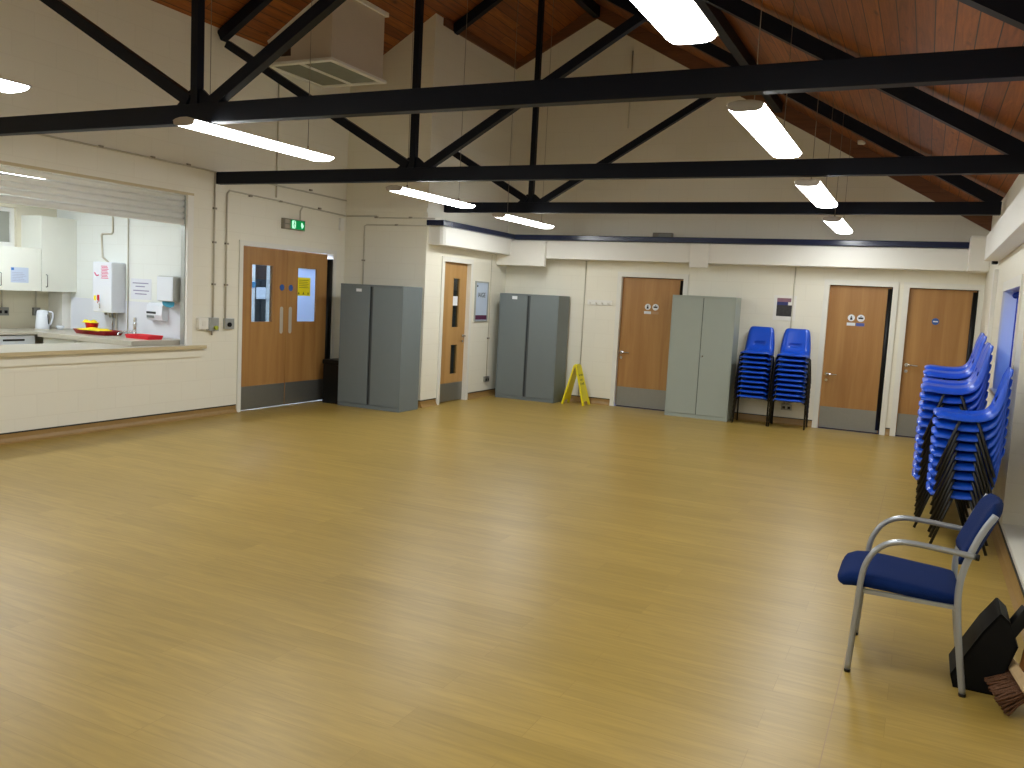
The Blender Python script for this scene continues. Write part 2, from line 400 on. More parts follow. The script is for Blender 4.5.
# boxings (bulkheads) and the navy beam over them
BZ0, BZ1 = 2.27, 2.555
b_ = MB(); prof = [(X1, Y1 + .05), (-6.17, Y1 + .05), (-6.13, Y1 + .07), (-6.105, Y1 + .11), (-6.10, Y1 + .18), (-6.10, D), (X1, D)]
b_.prism(prof, 2, BZ0 + .035, BZ1); struct('trim_5', b_, M['bulk'])
struct('trim_6', box(-6.10, XR, 12.45, D, BZ0, BZ1 - .005, bev=.008), M['bulk'])
struct('trim_7', box(X1, -5.50, 12.37, 12.45, 2.14, 2.53, bev=.006), M['bulk'])
struct('trim_8', box(-3.20, -2.92, 12.425, 12.45, 2.20, 2.55, bev=.008), M['bulk'])
struct('trim_9', box(.41, XR, 12.20, D, 2.255, 2.70, bev=.02), M['bulk'])
struct('trim_10', box(.50, XR, 1.0, 10.45, 2.28, 2.545, bev=.006), M['bulk'])
n_ = MB().box(-6.33, -6.05, Y1 - .06, Y1 + .16, 2.56, 2.635, bev=.01).box(-6.19, -6.05, Y1 + .16, 12.52, 2.56, 2.635, bev=.01); struct('trim_11', n_, M['navy'])
struct('trim_12', box(-6.06, .41, 12.40, 12.52, 2.555, 2.635, bev=.01), M['navy'])
struct('trim_13', box(XL, X1 - .0, Y1 - .03, Y1, 2.74, 2.80), M['cream'])
struct('trim_14', MB().obox((RX, YN, RZ - .13), (RX, D, RZ - .13), .10, .16), M['steel_black'])   # ridge beam
zp = zc(-2.15) - .09
struct('trim_15', MB().obox((-2.15, YN, zp), (-2.15, D - .03, zp), .10, .14), M['steel_black'])      # purlin on right slope

# ------------------------------------------------------------------ roof trusses
def truss(Y, xl, label, full=True):
    r = thing('roof_truss', label, 'roof truss', (RX, Y, 2.79), 'black steel roof trusses')
    sb = M['steel_black']; xr = .62
    MB().box(xl, xr, Y - .045, Y + .045, 2.79, 2.93, bev=.006).build('bottom_chord', sb, r)
    MB().box(RX - .033, RX + .033, Y - .033, Y + .033, 2.93, RZ - .16).build('king_post', sb, r)
    dz = .105
    def rz(x): return zc(x) - dz
    MB().obox((RX, Y, rz(RX)), (xr - .02, Y, rz(xr)), .09, .125).build('rafter', sb, r)
    xb = XL + .02 if full else X1 + .02
    MB().obox((RX, Y, rz(RX)), (xb, Y, rz(xb)), .09, .125).build('rafter', sb, r)
    MB().obox((RX + .17, Y, 2.94), (-2.19, Y, 4.48), .07, .085).build('brace', sb, r)
    if full: MB().obox((RX - .06, Y, 2.96), (XL + .12, Y, 2.96 + .56 * (RX - .06 - XL - .12)), .07, .09).build('brace', sb, r)
    else: MB().obox((RX - .06, Y, 2.96), (X1 + .01, Y, 2.96 + .56 * (RX - .06 - X1)), .07, .09).build('brace', sb, r)
    g = MB().prism([(RX - .2, 2.93), (RX + .2, 2.93), (RX + .06, 3.04), (RX - .06, 3.04)], 1, Y - .012, Y + .012); g.build('gusset_plate', sb, r)
truss(1.79, XL, 'black steel roof truss overhead, nearest of the four and behind the lamps')
truss(4.76, XL, 'black steel roof truss whose bottom beam crosses the top of the whole view')
truss(7.72, XL, 'black steel roof truss meeting the left wall between serving hatch and double door')
truss(10.69, X1, 'black steel roof truss farthest off, starting above the narrow glazed door', full=False)

# ------------------------------------------------------------------ fluorescent lamps
def make_lamp():
    L, wd = 1.60, .205
    r = thing('ceiling_lamp', 'x', 'ceiling lamp', (0, 0, 0), 'suspended fluorescent lamps')
    n = 8; prof = [(-wd / 2, .028)]
    for k in range(n + 1):
        a = pi + pi * k / n; prof.append((wd / 2 * math.copysign(abs(cos(a)) ** .6, cos(a)) * .98, .028 - .038 * abs(sin(a)) ** .6))
    prof = [(-wd / 2, .03)] + prof[1:-1] + [(wd / 2, .03)]
    d = MB(); rings = []
    for yy, k in ((-L / 2, 1), (L / 2 - .07, 1), (L / 2 - .03, .9), (L / 2 - .005, .55), (L / 2, .2)):   # far end curves up to the housing
        rings.append([d.b.verts.new((px * (1 - (1 - k) * .12), yy, .03 + (pz - .03) * k)) for px, pz in prof])
    for q in range(len(rings) - 1):
        for k in range(len(prof)):
            f = d.b.faces.new([rings[q][k], rings[q][(k + 1) % len(prof)], rings[q + 1][(k + 1) % len(prof)], rings[q + 1][k]]); f.smooth = True
    d.b.faces.new(rings[0]); d.b.faces.new(rings[-1]); d.build('diffuser', M['lamp'], r)
    h = MB().prism([(-wd / 2 - .004, .030), (wd / 2 + .004, .030), (wd / 2 - .02, .042), (.035, .052), (-.035, .052), (-wd / 2 + .02, .042)], 1, -L / 2 - .012, L / 2 + .012)
    hs = h.build('housing', M['lamp_body'], r)
    for s in (-1, 1):
        if s < 0: MB().prism(prof, 1, -L / 2 - .012, -L / 2 - .001).build('end_cap', M['lamp_body'], r)
        MB().tube([(0, s * .56, .050), (0, s * .56, .09)], .007, 8).build('hanger', M['chrome'], r)
    return r
lamp0 = make_lamp()
LAMPS = [(-1.0, 2.89, 2.75, 'right row, nearest of the visible fluorescent lamps, cut by the top edge'),
         (-1.02, 5.75, 2.75, 'fluorescent lamp of the right row, hanging between the first two trusses in view'),
         (-1.00, 8.38, 2.695, 'fluorescent lamp of the right row, seen just under the second beam'),
         (-1.06, 11.15, 2.68, 'fluorescent lamp of the right row, farthest and smallest on that side'),
         (-5.05, 2.62, 2.71, 'fluorescent lamp of the left row, cut by the left edge of the view'),
         (-4.93, 5.38, 2.75, 'fluorescent lamp of the left row, hanging in front of the double door wall'),
         (-5.12, 8.36, 2.68, 'fluorescent lamp of the left row, hanging before the alcove and grey cabinet'),
         (-5.15, 10.85, 2.67, 'fluorescent lamp of the left row, farthest, just above the navy beam')]
LAMPS += [(-1.02, .1, 2.80, 'fluorescent lamp of the right row, directly above the viewer'), (-5.1, .1, 2.78, 'fluorescent lamp of the left row, level with the viewer'),
          (-1.02, -2.7, 2.80, 'fluorescent lamp of the right row, behind the viewer'), (-5.1, -2.7, 2.78, 'fluorescent lamp of the left row, behind the viewer')]
for i, (x, y, z, lb) in enumerate(LAMPS):
    o = lamp0 if i == 0 else copy_tree(lamp0)
    o.location = (x, y, z); o['label'] = ('lit ' + lb) if not lb.startswith('right row') else 'lit white fluorescent lamp, nearest of the right row, cut by the top edge'
    for s in (-.56, .56):     # a wire differs in length from lamp to lamp, so each is its own mesh under its lamp
        MB().tube([(x, y + s, z + .085), (x, y + s, zc(x) + .01)], .0028, 6).build('suspension_wire', M['wire'], o)

# ------------------------------------------------------------------ air duct unit on the left slope
dx0, dx1, dy0, dy1, dz0 = -7.70, -6.65, 8.40, 9.55, 4.335
r = thing('air_duct', 'big cream air duct box with grey grilles below, hanging from the board ceiling', 'air duct', ((dx0 + dx1) / 2, (dy0 + dy1) / 2, dz0))
MB().prism([(dx0 + .04, dz0 + .03), (dx1 - .04, dz0 + .03), (dx1 - .04, zc(dx1 - .04)), (dx0 + .04, zc(dx0 + .04))], 1, dy0 + .04, dy1 - .04).build('casing', M['duct'], r)
f = MB(); 
f.box(dx0, dx1, dy0, dy0 + .07, dz0, dz0 + .035); f.box(dx0, dx1, dy1 - .07, dy1, dz0, dz0 + .035)
f.box(dx0, dx0 + .07, dy0 + .07, dy1 - .07, dz0, dz0 + .035); f.box(dx1 - .07, dx1, dy0 + .07, dy1 - .07, dz0, dz0 + .035)
xm = (dx0 + dx1) / 2; f.box(xm - .025, xm + .025, dy0 + .07, dy1 - .07, dz0, dz0 + .035)
f.build('flange', M['bulk'], r)
for a, b in ((dx0 + .07, xm - .025), (xm + .025, dx1 - .07)):
    g = MB()
    k = dy0 + .08
    while k < dy1 - .09: g.obox((a, k, dz0 + .018), (b, k, dz0 + .018), .026, .004, up=(0, .6, .8)); k += .032
    g.box(a, b, dy0 + .07, dy1 - .07, dz0 + .030, dz0 + .034)
    g.build('grille', M['grille'], r)
MB().box(-7.46, -7.31, dy0 + .025, dy0 + .041, 4.44, 4.57).build('access_opening', M['dark_wood'], r)
tr = MB().obox((dx1 - .03, dy0 + .03, zc(dx1) - .03), (dx1 - .03, dy1, zc(dx1) - .03), .06, .05); tr.obox((dx0 + .05, dy0 + .03, zc(dx0 + .05) - .03), (dx1, dy0 + .03, zc(dx1) - .03), .04, .05); tr.build('top_trim', M['bulk'], r)

# ------------------------------------------------------------------ doors
def frame_y(name, x0, x1, z, y, parent=None, wd=.06):
    """architrave round an opening in a wall facing -Y"""
    m = MB(); m.box(x0 - wd, x0 + .012, y - .022, y + .1, 0, z + wd); m.box(x1 - .012, x1 + wd, y - .022, y + .1, 0, z + wd); m.box(x0 + .012, x1 - .012, y - .022, y + .1, z - .012, z + wd)
    return struct(name, m, M['white'], parent)
def lever(parent, x, y, z, d=1):
    h = MB(); h.disc((x, y - .012, z), .026, 1, .012); h.tube([(x, y - .01, z), (x, y - .055, z), (x + .02 * d, y - .062, z), (x + .14 * d, y - .060, z)], .011, 10)
    h.disc((x + .0, y - .010, z - .085), .022, 1, .010); h.build('door_handle', M['chrome'], parent)
def plain_door(name, x0, x1, xh, hz):
    y = D + .045; z1 = OZ - .02
    o = struct(name, MB().box(x0 + .012, x1 - .03, y, y + .044, .012, z1), M['door'])
    frame_y('door_frame', x0, x1, OZ, D, o)
    MB().box(x0 + .02, x1 - .045, y - .003, y, .015, .315).build('kick_plate', M['steel'], o)
    fg = MB().prism([(x1 - .075, y - .0), (x1 - .066, y - .018), (x1 - .045, y - .024), (x1 - .020, y - .016), (x1 - .012, y + .0)], 2, .05, z1 - .02, smooth=True); fg.build('finger_guard', M['black_plastic'], o)
    lever(o, xh, y, hz)
    return o, y
d2, y2 = plain_door('door_2', *ops[0], -4.27, .86)
d3, y3 = plain_door('door_3', *ops[1], -1.20, .78)
d4, y4 = plain_door('door_4', *ops[2], -.185, .99)
def toilet_sign(parent, cx, z, y, right_mat):
    s = MB(); s.disc((cx - .062, y - .003, z + .05), .047, 1, .003); s.build('pictogram_disc', M['paper'], parent)
    s = MB(); s.disc((cx + .062, y - .003, z + .05), .050, 1, .003); s.build('pictogram_disc', M['paper'], parent)
    p = MB(); p.disc((cx - .062, y - .005, z + .070), .009, 1, .002, 12); p.prism([(cx - .074, z + .058), (cx - .050, z + .058), (cx - .045, z + .022), (cx - .079, z + .022)], 1, y - .005, y - .003)
    p.box(cx + .030, cx + .094, y - .005, y - .003, z + .038, z + .062); p.disc((cx + .062, y - .005, z + .072), .008, 1, .002, 12)
    p.build('pictogram', M['ink_black'], parent)
    MB().box(cx - .115, cx - .005, y - .003, y, z - .060, z - .018).build('label_plate', M['paper'], parent)
    MB().box(cx + .005, cx + .115, y - .003, y, z - .060, z - .018).build('label_plate', right_mat, parent)
toilet_sign(d2, -3.83, 1.54, y2, M['brown_panel']); toilet_sign(d3, -.88, 1.54, y3, M['sign_blue'])
MB().disc((.115, y4 - .003, 1.60), .045, 1, .003).build('safety_disc', M['disc_blue'], d4)
MB().box(.085, .145, y4 - .004, y4 - .003, 1.592, 1.608).build('disc_lettering', M['paper'], d4)
# unseen backing sheet, added so no light or void shows through the gaps
struct('gap_backing', box(X1 - .2, XB + .2, D + .2, D + .25, -.05, 2.4), M['gap'])

def vision_leaf(parent, name, x, y0, y1, z1, panes, m, kick, side):
    """leaf in a wall facing +X, with glazed openings panes=[(ya,yb,za,zb)]"""
    lf = MB(); ys = sorted({y0, y1, panes[0][0], panes[0][1]}); 
    lf.box(x - .044, x, y0, panes[0][0], .012, z1); lf.box(x - .044, x, panes[0][1], y1, .012, z1)
    z = .012
    for p in sorted(panes, key=lambda q: q[2]):
        lf.box(x - .044, x, p[0], p[1], z, p[2]); z = p[3]
    lf.box(x - .044, x, panes[0][0], panes[0][1], z, z1)
    o = lf.build(name, m, parent)
    for p in panes:
        b = MB(); t = .014
        for q in ((p[0], p[0] + t, p[2], p[3]), (p[1] - t, p[1], p[2], p[3])): b.box(x - .046, x + .004, q[0], q[1], q[2], q[3])
        for q in ((p[2], p[2] + t), (p[3] - t, p[3])): b.box(x - .046, x + .004, p[0] + t, p[1] - t, q[0], q[1])
        bd = b.build('glazing_bead', m, o if parent else None)
        MB().box(x - .025, x - .019, p[0] + t, p[1] - t, p[2] + t, p[3] - t).build('pane', M['glass_dark'], o)
    MB().box(x, x + .003, y0 + .006, y1 - .006, .015, kick).build('kick_plate', M['steel'], o)
    return o
# double door in the left wall
dx = XL - .012
d1 = MB(); wd = .05
d1.box(XL - .115, XL + .02, DY0 - wd, DY0 + .01, 0, DZ + wd); d1.box(XL - .12, XL + .02, DY1 - .01, DY1 + wd, 0, DZ + wd); d1.box(XL - .12, XL + .02, DY0 + .01, DY1 - .01, DZ - .01, DZ + wd)
d1 = struct('door_1', d1, M['white'])
ym = 8.995
lfA = vision_leaf(d1, 'door_leaf', dx, DY0 + .012, ym - .002, DZ - .015, [(8.32, 8.73, 1.13, 1.89)], M['door'], .315, 0)
lfB = vision_leaf(d1, 'door_leaf', dx, ym + .002, DY1 - .12, DZ - .015, [(9.20, 9.62, 1.13, 1.89)], M['door'], .315, 1)
MB().prism([(dx - .03, DY1 - .12), (dx + .005, DY1 - .12), (dx + .028, DY1 - .09), (dx + .028, DY1 - .03), (dx + .005, DY1 - .010), (dx - .03, DY1 - .010)], 2, .03, DZ - .08, smooth=True).build('finger_guard', M['black_plastic'], d1)
for lf, yy in ((lfA, 8.90), (lfB, 9.075)):
    MB().prism(rounded(yy - .03, yy + .03, .985, 1.345, .028), 0, dx, dx + .004).build('push_plate', M['plate'], lf)
    MB().disc((dx, yy + (.0 if lf is lfA else -.0), 1.60), .043, 0, .003).build('safety_disc', M['disc_blue'], lf)
MB().disc((dx - .018, 8.385, 1.62), .040, 0, .003).build('safety_disc', M['disc_sky'], lfA)
# hallway behind the double door
hx0 = -9.35
h = MB(); h.box(hx0 - .1, XL - .12, 7.56, 7.62, 0, 2.5); h.box(hx0 - .1, XL - .12, 10.7, 10.8, 0, 2.5); h.box(hx0 - .1, hx0, 7.62, 10.7, 0, 2.5)
struct('wall_hallway', h, M['hall'])
struct('floor', box(hx0, XL - .02, 7.62, 10.7, -.1, -.001), M['cabinet_light'])
struct('ceiling', box(hx0 - .1, XL - .12, 7.56, 10.8, 2.5, 2.56), M['hall'])
o = thing('hallway_fill_lamp', 'added unseen fill lamp brightening the hallway behind the double door', 'ceiling lamp', (-8.6, 9.2, 2.44))  # added out of view, stands in for bright bluish daylight in the hallway
MB().box(-8.75, -8.45, 8.6, 9.8, 2.44, 2.46).build('diffuser', M['hall_fill'], o); MB().box(-8.77, -8.43, 8.58, 9.82, 2.46, 2.50).build('housing', M['lamp_body'], o)
# inner white door with dark glazing across the hallway
di = struct('door_6', box(hx0, hx0 + .05, 9.7, 10.62, 0, 2.05), M['white'])
MB().box(hx0 + .05, hx0 + .054, 10.06, 10.30, .95, 1.92).build('pane', M['gap'], di)
tag(MB().box(hx0 + .0545, hx0 + .057, 10.08, 10.29, 1.40, 1.58).build('notice', M['paper']), 'small white notice on the dark glazed inner door seen through the double door', 'notice')
# papers on the right leaf's pane
pp = MB().box(dx - .018, dx - .017, 9.216, 9.604, 1.146, 1.874).build('white_sheet', M['sheet']); tag(pp, 'pale sheet covering the glass of the right leaf of the double door', 'paper')
yn_ = thing('yellow_notice', 'yellow paper notice taped to the pale sheet on the double door', 'notice', (dx - .015, 9.37, 1.52))
MB().box(dx - .0165, dx - .0155, 9.216, 9.50, 1.50, 1.75).build('sheet', M['yellow'], yn_)
q = MB()
for i, z in enumerate((1.71, 1.685, 1.66, 1.635, 1.61)): q.box(dx - .0154, dx - .015, 9.26, 9.46 - .02 * (i % 2), z, z + .005)
for yy in (9.26, 9.355, 9.455): q.prism([(yy - .015, 1.52), (yy + .015, 1.52), (yy, 1.555)], 0, dx - .0154, dx - .015)
q.build('printed_lines', M['ink_black'], yn_)

# narrow door in the return wall
dx5 = X1 - .05
d5 = MB(); wd = .06
d5.box(X1 - .12, X1 + .02, DOY0 - wd, DOY0 + .012, 0, DOZ + wd); d5.box(X1 - .12, X1 + .02, DOY1 - .012, DOY1 + wd, 0, DOZ + wd); d5.box(X1 - .12, X1 + .02, DOY0 + .012, DOY1 - .012, DOZ - .012, DOZ + wd)
d5 = struct('door_5', d5, M['white'])
l5 = vision_leaf(d5, 'door_leaf', dx5, DOY0 + .014, DOY1 - .014, DOZ - .015, [(11.09, 11.31, 1.12, 1.88), (11.09, 11.31, .41, .88)], M['door_light'], .29, 0)
hh = MB(); hh.disc((dx5, 11.45, 1.0), .024, 0, .012); hh.tube([(dx5, 11.45, 1.0), (dx5 + .05, 11.45, 1.0), (dx5 + .06, 11.435, 1.0), (dx5 + .058, 11.32, 1.0)], .010, 10); hh.disc((dx5, 11.45, .915), .02, 0, .009); hh.build('door_handle', M['chrome'], l5)
tag(MB().box(dx5 - .0185, dx5 - .0175, 11.12, 11.28, 1.46, 1.60).build('small_notice', M['paper']), 'small white notice in the upper pane of the narrow glazed door', 'notice')
# dim store behind it
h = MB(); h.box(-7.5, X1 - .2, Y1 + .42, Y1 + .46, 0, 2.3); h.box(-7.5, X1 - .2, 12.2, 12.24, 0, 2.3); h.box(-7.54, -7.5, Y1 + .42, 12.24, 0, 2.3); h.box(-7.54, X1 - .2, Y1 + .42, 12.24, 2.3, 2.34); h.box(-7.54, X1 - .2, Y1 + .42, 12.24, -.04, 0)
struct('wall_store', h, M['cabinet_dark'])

# ------------------------------------------------------------------ steel cupboards
def cupboard(label, x0, x1, y0, y1, z1, m, tagbox=None, pinch=False, lock=False):
    r = thing('metal_cupboard', label, 'cupboard', ((x0 + x1) / 2, (y0 + y1) / 2, 0))
    b = MB(); b.box(x0, x1, y0 + .022, y1, 0, z1, bev=.004); b.box(x0, x1, y0 - .002, y0 + .022, z1 - .022, z1, bev=.002); b.box(x0, x1, y0 + .004, y0 + .022, 0, .05)
    b.box(x0, x0 + .012, y0, y0 + .022, .05, z1 - .022); b.box(x1 - .012, x1, y0, y0 + .022, .05, z1 - .022)
    b.build('body', m, r)
    xm = (x0 + x1) / 2
    dl = MB().box(x0 + .014, xm - .028 if pinch else xm - .004, y0 + .002, y0 + .022, .055, z1 - .026, bev=.003).build('door', m, r)
    dr = MB().box(xm + .028 if pinch else xm + .004, x1 - .014, y0 + .002, y0 + .022, .055, z1 - .026, bev=.003).build('door', m, r)
    if pinch:
        MB().box(xm - .0275, xm + .0275, y0 + .016, y0 + .022, .055, z1 - .026).build('handle_channel', M['channel'], r)
    MB().box(xm - .0039 if not pinch else xm - .016, xm + .0039 if not pinch else xm - .006, y0 + .010, y0 + .0155, .055, z1 - .026).build('door_gap', M['gap'], r)
    if lock: 
        k = MB(); k.disc((xm + .04, y0 - .008, .92), .012, 1, .012, 14); k.box(xm + .036, xm + .044, y0 - .016, y0 - .008, .905, .930); k.build('lock', M['chrome'], dr)
    if tagbox:
        MB().box(tagbox[0], tagbox[1], y0 + .0005, y0 + .002, tagbox[2], tagbox[3]).build('paper_label', M['paper'], dl)
    return r
cupboard('dark grey steel cupboard in the alcove beside the double door', -7.31, -6.285, 9.58, 10.06, 1.70, M['cabinet_dark'], (-7.05, -6.96, 1.60, 1.64), pinch=True)
cupboard('dark grey steel cupboard in the far left corner beside the yellow floor sign', -6.19, -5.16, 12.25, 12.695, 1.69, M['cabinet_dark'], (-5.97, -5.88, 1.60, 1.65), pinch=True)
cupboard('light grey steel cupboard against the back wall, partly over a door', -3.38, -2.455, 12.32, 12.70, 1.79, M['cabinet_light'], None, lock=True)
# waste bin between the cupboard and the door
r = thing('waste_bin', 'black waste bin standing between double door and grey cupboard', 'bin', (-7.47, 9.78, 0))
MB().prism([(-7.62, 9.64), (-7.345, 9.64), (-7.345, 9.95), (-7.62, 9.95)], 2, 0.0, .55).build('bucket', M['black_plastic'], r)
MB().box(-7.635, -7.33, 9.625, 9.965, .55, .62, bev=.02).build('lid', M['black_plastic'], r)

# ------------------------------------------------------------------ stacking chair (shell + frame)
def shell_mesh():
    prof = [(-.203, .392), (-.209, .397), (-.212, .403), (-.211, .410), (-.203, .418), (-.188, .423), (-.16, .423), (-.12, .420), (-.07, .416), (-.02, .414), (.03, .415), (.07, .419), (.105, .428), (.130, .442), (.148, .462), (.160, .488),
            (.169, .518), (.177, .550), (.185, .580), (.192, .611), (.199, .642), (.206, .672), (.213, .702), (.220, .728), (.228, .750), (.234, .763), (.240, .770)]
    hw = [.176, .182, .187, .192, .196, .199, .203, .205, .206, .206, .206, .206, .206, .206, .205, .203, .200, .197, .194, .190, .186, .182, .177, .171, .163, .155, .148]
    n = 20; b = bmesh.new(); grid = []; N = len(prof)
    for i, ((y, z), w_) in enumerate(zip(prof, hw)):
        if i == 0: ty, tz = prof[1][0] - y, prof[1][1] - z
        elif i == N - 1: ty, tz = y - prof[-2][0], z - prof[-2][1]
        else: ty, tz = prof[i + 1][0] - prof[i - 1][0], prof[i + 1][1] - prof[i - 1][1]
        l = math.hypot(ty, tz); ny, nz = -tz / l, ty / l      # normal (sitting side)
        row = []
        for k in range(n + 1):
            v = -1 + 2 * k / n; e = max(0, (abs(v) - .66) / .34)
            dish = .012 * (1 - v * v) if 6 <= i <= 22 else .004 * (1 - v * v)
            if i > 14: dish *= 1.5
            edge = .050 * e * e * min(1, .25 + i * .14) * (1 if i < 18 else max(.35, 1 - (i - 17) * .075))
            off = -dish - edge + (.010 if 6 <= i <= 22 else 0)
            if i in (0, 1, 2, 3): off = -.008 * e
            row.append(b.verts.new((v * w_, y + ny * off, z + nz * off)))
        grid.append(row)
    for i in range(N - 1):
        for k in range(n):
            if 16 <= i <= 16 and 6 <= k <= 13: continue       # hand slot low in the backrest
            f = b.faces.new([grid[i][k], grid[i][k + 1], grid[i + 1][k + 1], grid[i + 1][k]]); f.smooth = True
    bmesh.ops.recalc_face_normals(b, faces=list(b.faces))
    me = bpy.data.meshes.new('chair_shell'); b.to_mesh(me); b.free(); me.materials.append(M['blue_plastic'])
    o = bpy.data.objects.new('tmp', me); COL.objects.link(o)
    md = o.modifiers.new('s', 'SOLIDIFY'); md.thickness = .005; md.offset = 0
    dg = bpy.context.evaluated_depsgraph_get(); dg.update(); m2 = bpy.data.meshes.new_from_object(o.evaluated_get(dg)); m2.name = 'seat_shell'
    bpy.data.objects.remove(o); bpy.data.meshes.remove(me)
    for p in m2.polygons: p.use_smooth = True
    return m2
def make_stack_chair():
    r = thing('stacking_chair', 'x', 'chair', (0, 0, 0))
    s = bpy.data.objects.new('seat_shell', shell_mesh()); COL.objects.link(s); s.parent = r
    for sx in (-1, 1):
        MB().tube([(sx * .188, -.040, .378), (sx * .223, -.056, .345), (sx * .240, -.160, .009)], .0110, 8).build('leg', M['chair_black'], r)
        MB().tube([(sx * .188, .066, .378), (sx * .223, .082, .345), (sx * .240, .200, .009)], .0110, 8).build('leg', M['chair_black'], r)
        MB().tube([(sx * .188, -.040, .378), (sx * .188, .066, .378)], .0100, 8).build('side_rail', M['chair_black'], r)
    MB().tube([(-.188, -.03, .378), (.188, -.03, .378)], .008, 8).tube([(-.188, .06, .378), (.188, .06, .378)], .008, 8).build('cross_rail', M['chair_black'], r)
    return r
chair0 = make_stack_chair(); first = [True]
ORD = ['topmost', 'second from the top', 'third from the top', 'fourth from the top', 'fifth from the top', 'sixth from the top', 'seventh from the top', 'eighth from the top', 'ninth from the top', 'tenth from the top', 'eleventh from the top', 'twelfth from the top']
def stack(x, y, rot, n, where, grp, dz=.0695):
    for k in range(n):
        o = chair0 if first[0] else copy_tree(chair0); first[0] = False
        o.location = (x + random.uniform(-.0015, .0015), y + random.uniform(-.0015, .0015), k * dz); o.rotation_euler = (0, 0, radians(rot + random.uniform(-.3, .3)))
        i = n - 1 - k; nm = ORD[i] if k else 'lowest'
        o['label'] = 'blue plastic stacking chair, %s in the %s' % (nm, where); o['group'] = grp
stack(-2.125, 12.42, 0, 10, 'stack beside the light grey cupboard', 'chairs in the stack beside the light grey cupboard')
stack(-1.625, 12.42, 1, 10, 'back-wall stack nearer the toilet door', 'chairs in the back-wall stack nearer the toilet door')
stack(.325, 6.94, -90, 9, 'front stack by the right wall', 'chairs in the front stack by the right wall')
stack(.222, 7.49, -90, 11, 'second stack along the right wall', 'chairs in the second stack along the right wall')
stack(.235, 8.02, -90, 11, 'third stack along the right wall', 'chairs in the third stack along the right wall', .070)
stack(.232, 8.55, -90, 12, 'fourth stack along the right wall', 'chairs in the fourth stack along the right wall', .068)
stack(.240, 9.08, -90, 12, 'farthest stack along the right wall', 'chairs in the farthest stack along the right wall')

# ------------------------------------------------------------------ armchair in front
ax, ay = .05, 4.355
r = thing('armchair', 'blue upholstered armchair with silver tubular frame standing alone on the floor', 'armchair', (ax, ay, 0))
ya, yb = 4.10, 4.61
def smooth_pts(P, n=6):
    """Catmull-Rom through the control points"""
    P = [Vector(p) for p in P]; out = []
    for i in range(len(P) - 1):
        p0 = P[max(i - 1, 0)]; p1 = P[i]; p2 = P[i + 1]; p3 = P[min(i + 2, len(P) - 1)]
        for k in range(n):
            t = k / n; out.append(.5 * ((2 * p1) + (p2 - p0) * t + (2 * p0 - 5 * p1 + 4 * p2 - p3) * t * t + (3 * p1 - p0 - 3 * p2 + p3) * t ** 3))
    out.append(P[-1]); return out
for y, s in ((ya, 1), (yb, -1)):
    MB().tube(smooth_pts([(-.180, y, .012), (-.168, y, .25), (-.156, y, .46), (-.130, y, .552), (-.085, y, .610), (-.020, y, .640), (.08, y, .643), (.285, y, .628)]), .0135, 12).build('arm_and_front_leg', M['silver'], r)
    MB().tube(smooth_pts([(.292, y + .006 * s, .012), (.262, y + .01 * s, .20), (.238, y + .012 * s, .40), (.240, y + .012 * s, .52), (.268, y + .014 * s, .64), (.305, y + .016 * s, .74), (.345, y + .018 * s, .815)]), .0145, 12).build('rear_leg', M['silver'], r)
    MB().tube([(-.180, y, 0), (-.180, y, .014)], .0145, 12).tube([(.292, y + .006 * s, 0), (.292, y + .006 * s, .014)], .0155, 12).build('foot_cap', M['black_plastic'], r)
    MB().tube([(.285, y - .004, .628), (.300, y - .004, .627)], .0145, 12).build('arm_end_cap', M['black_plastic'], r)
fr = MB(); fr.tube([(-.16, ya, .380), (-.16, yb, .380)], .011, 10); fr.tube([(.235, ya, .380), (.235, yb, .380)], .011, 10); fr.box(-.17, .235, ya + .02, ya + .04, .374, .392); fr.box(-.17, .235, yb - .04, yb - .02, .374, .392)
fr.build('seat_frame', M['silver'], r)
def pad(rows, name, m, parent):
    """rows: list of closed rings of equal length"""
    b = MB(); R_ = [[b.b.verts.new(p) for p in ring] for ring in rows]; n = len(R_[0])
    for i in range(len(R_) - 1):
        for k in range(n):
            f = b.b.faces.new([R_[i][k], R_[i][(k + 1) % n], R_[i + 1][(k + 1) % n], R_[i + 1][k]]); f.smooth = True
    f = b.b.faces.new(R_[0]); f.smooth = True; f = b.b.faces.new(list(reversed(R_[-1]))); f.smooth = True
    return b.build(name, m, parent)
# seat cushion: rings across y, profile in x-z with a waterfall front
top = [(-.262, .425), (-.266, .440), (-.252, .462), (-.215, .482), (-.15, .490), (-.05, .484), (.08, .472), (.19, .462), (.232, .456), (.242, .440)]
bot = [(.240, .415), (.16, .412), (.0, .418), (-.14, .424), (-.21, .420), (-.245, .414)]
rings = []
for i in range(13):
    t = i / 12; y = ya + .030 + t * (yb - ya - .06); e = min(t, 1 - t) * 12; k = 1 - .0 if e >= 2 else (0.80, .95)[int(e)]
    cx = -.01; rings.append([(cx + (x - cx) * (k ** .25), y, .414 + (z - .44) * k) for x, z in top + bot])
pad(rings, 'seat', M['blue_fabric'], r)
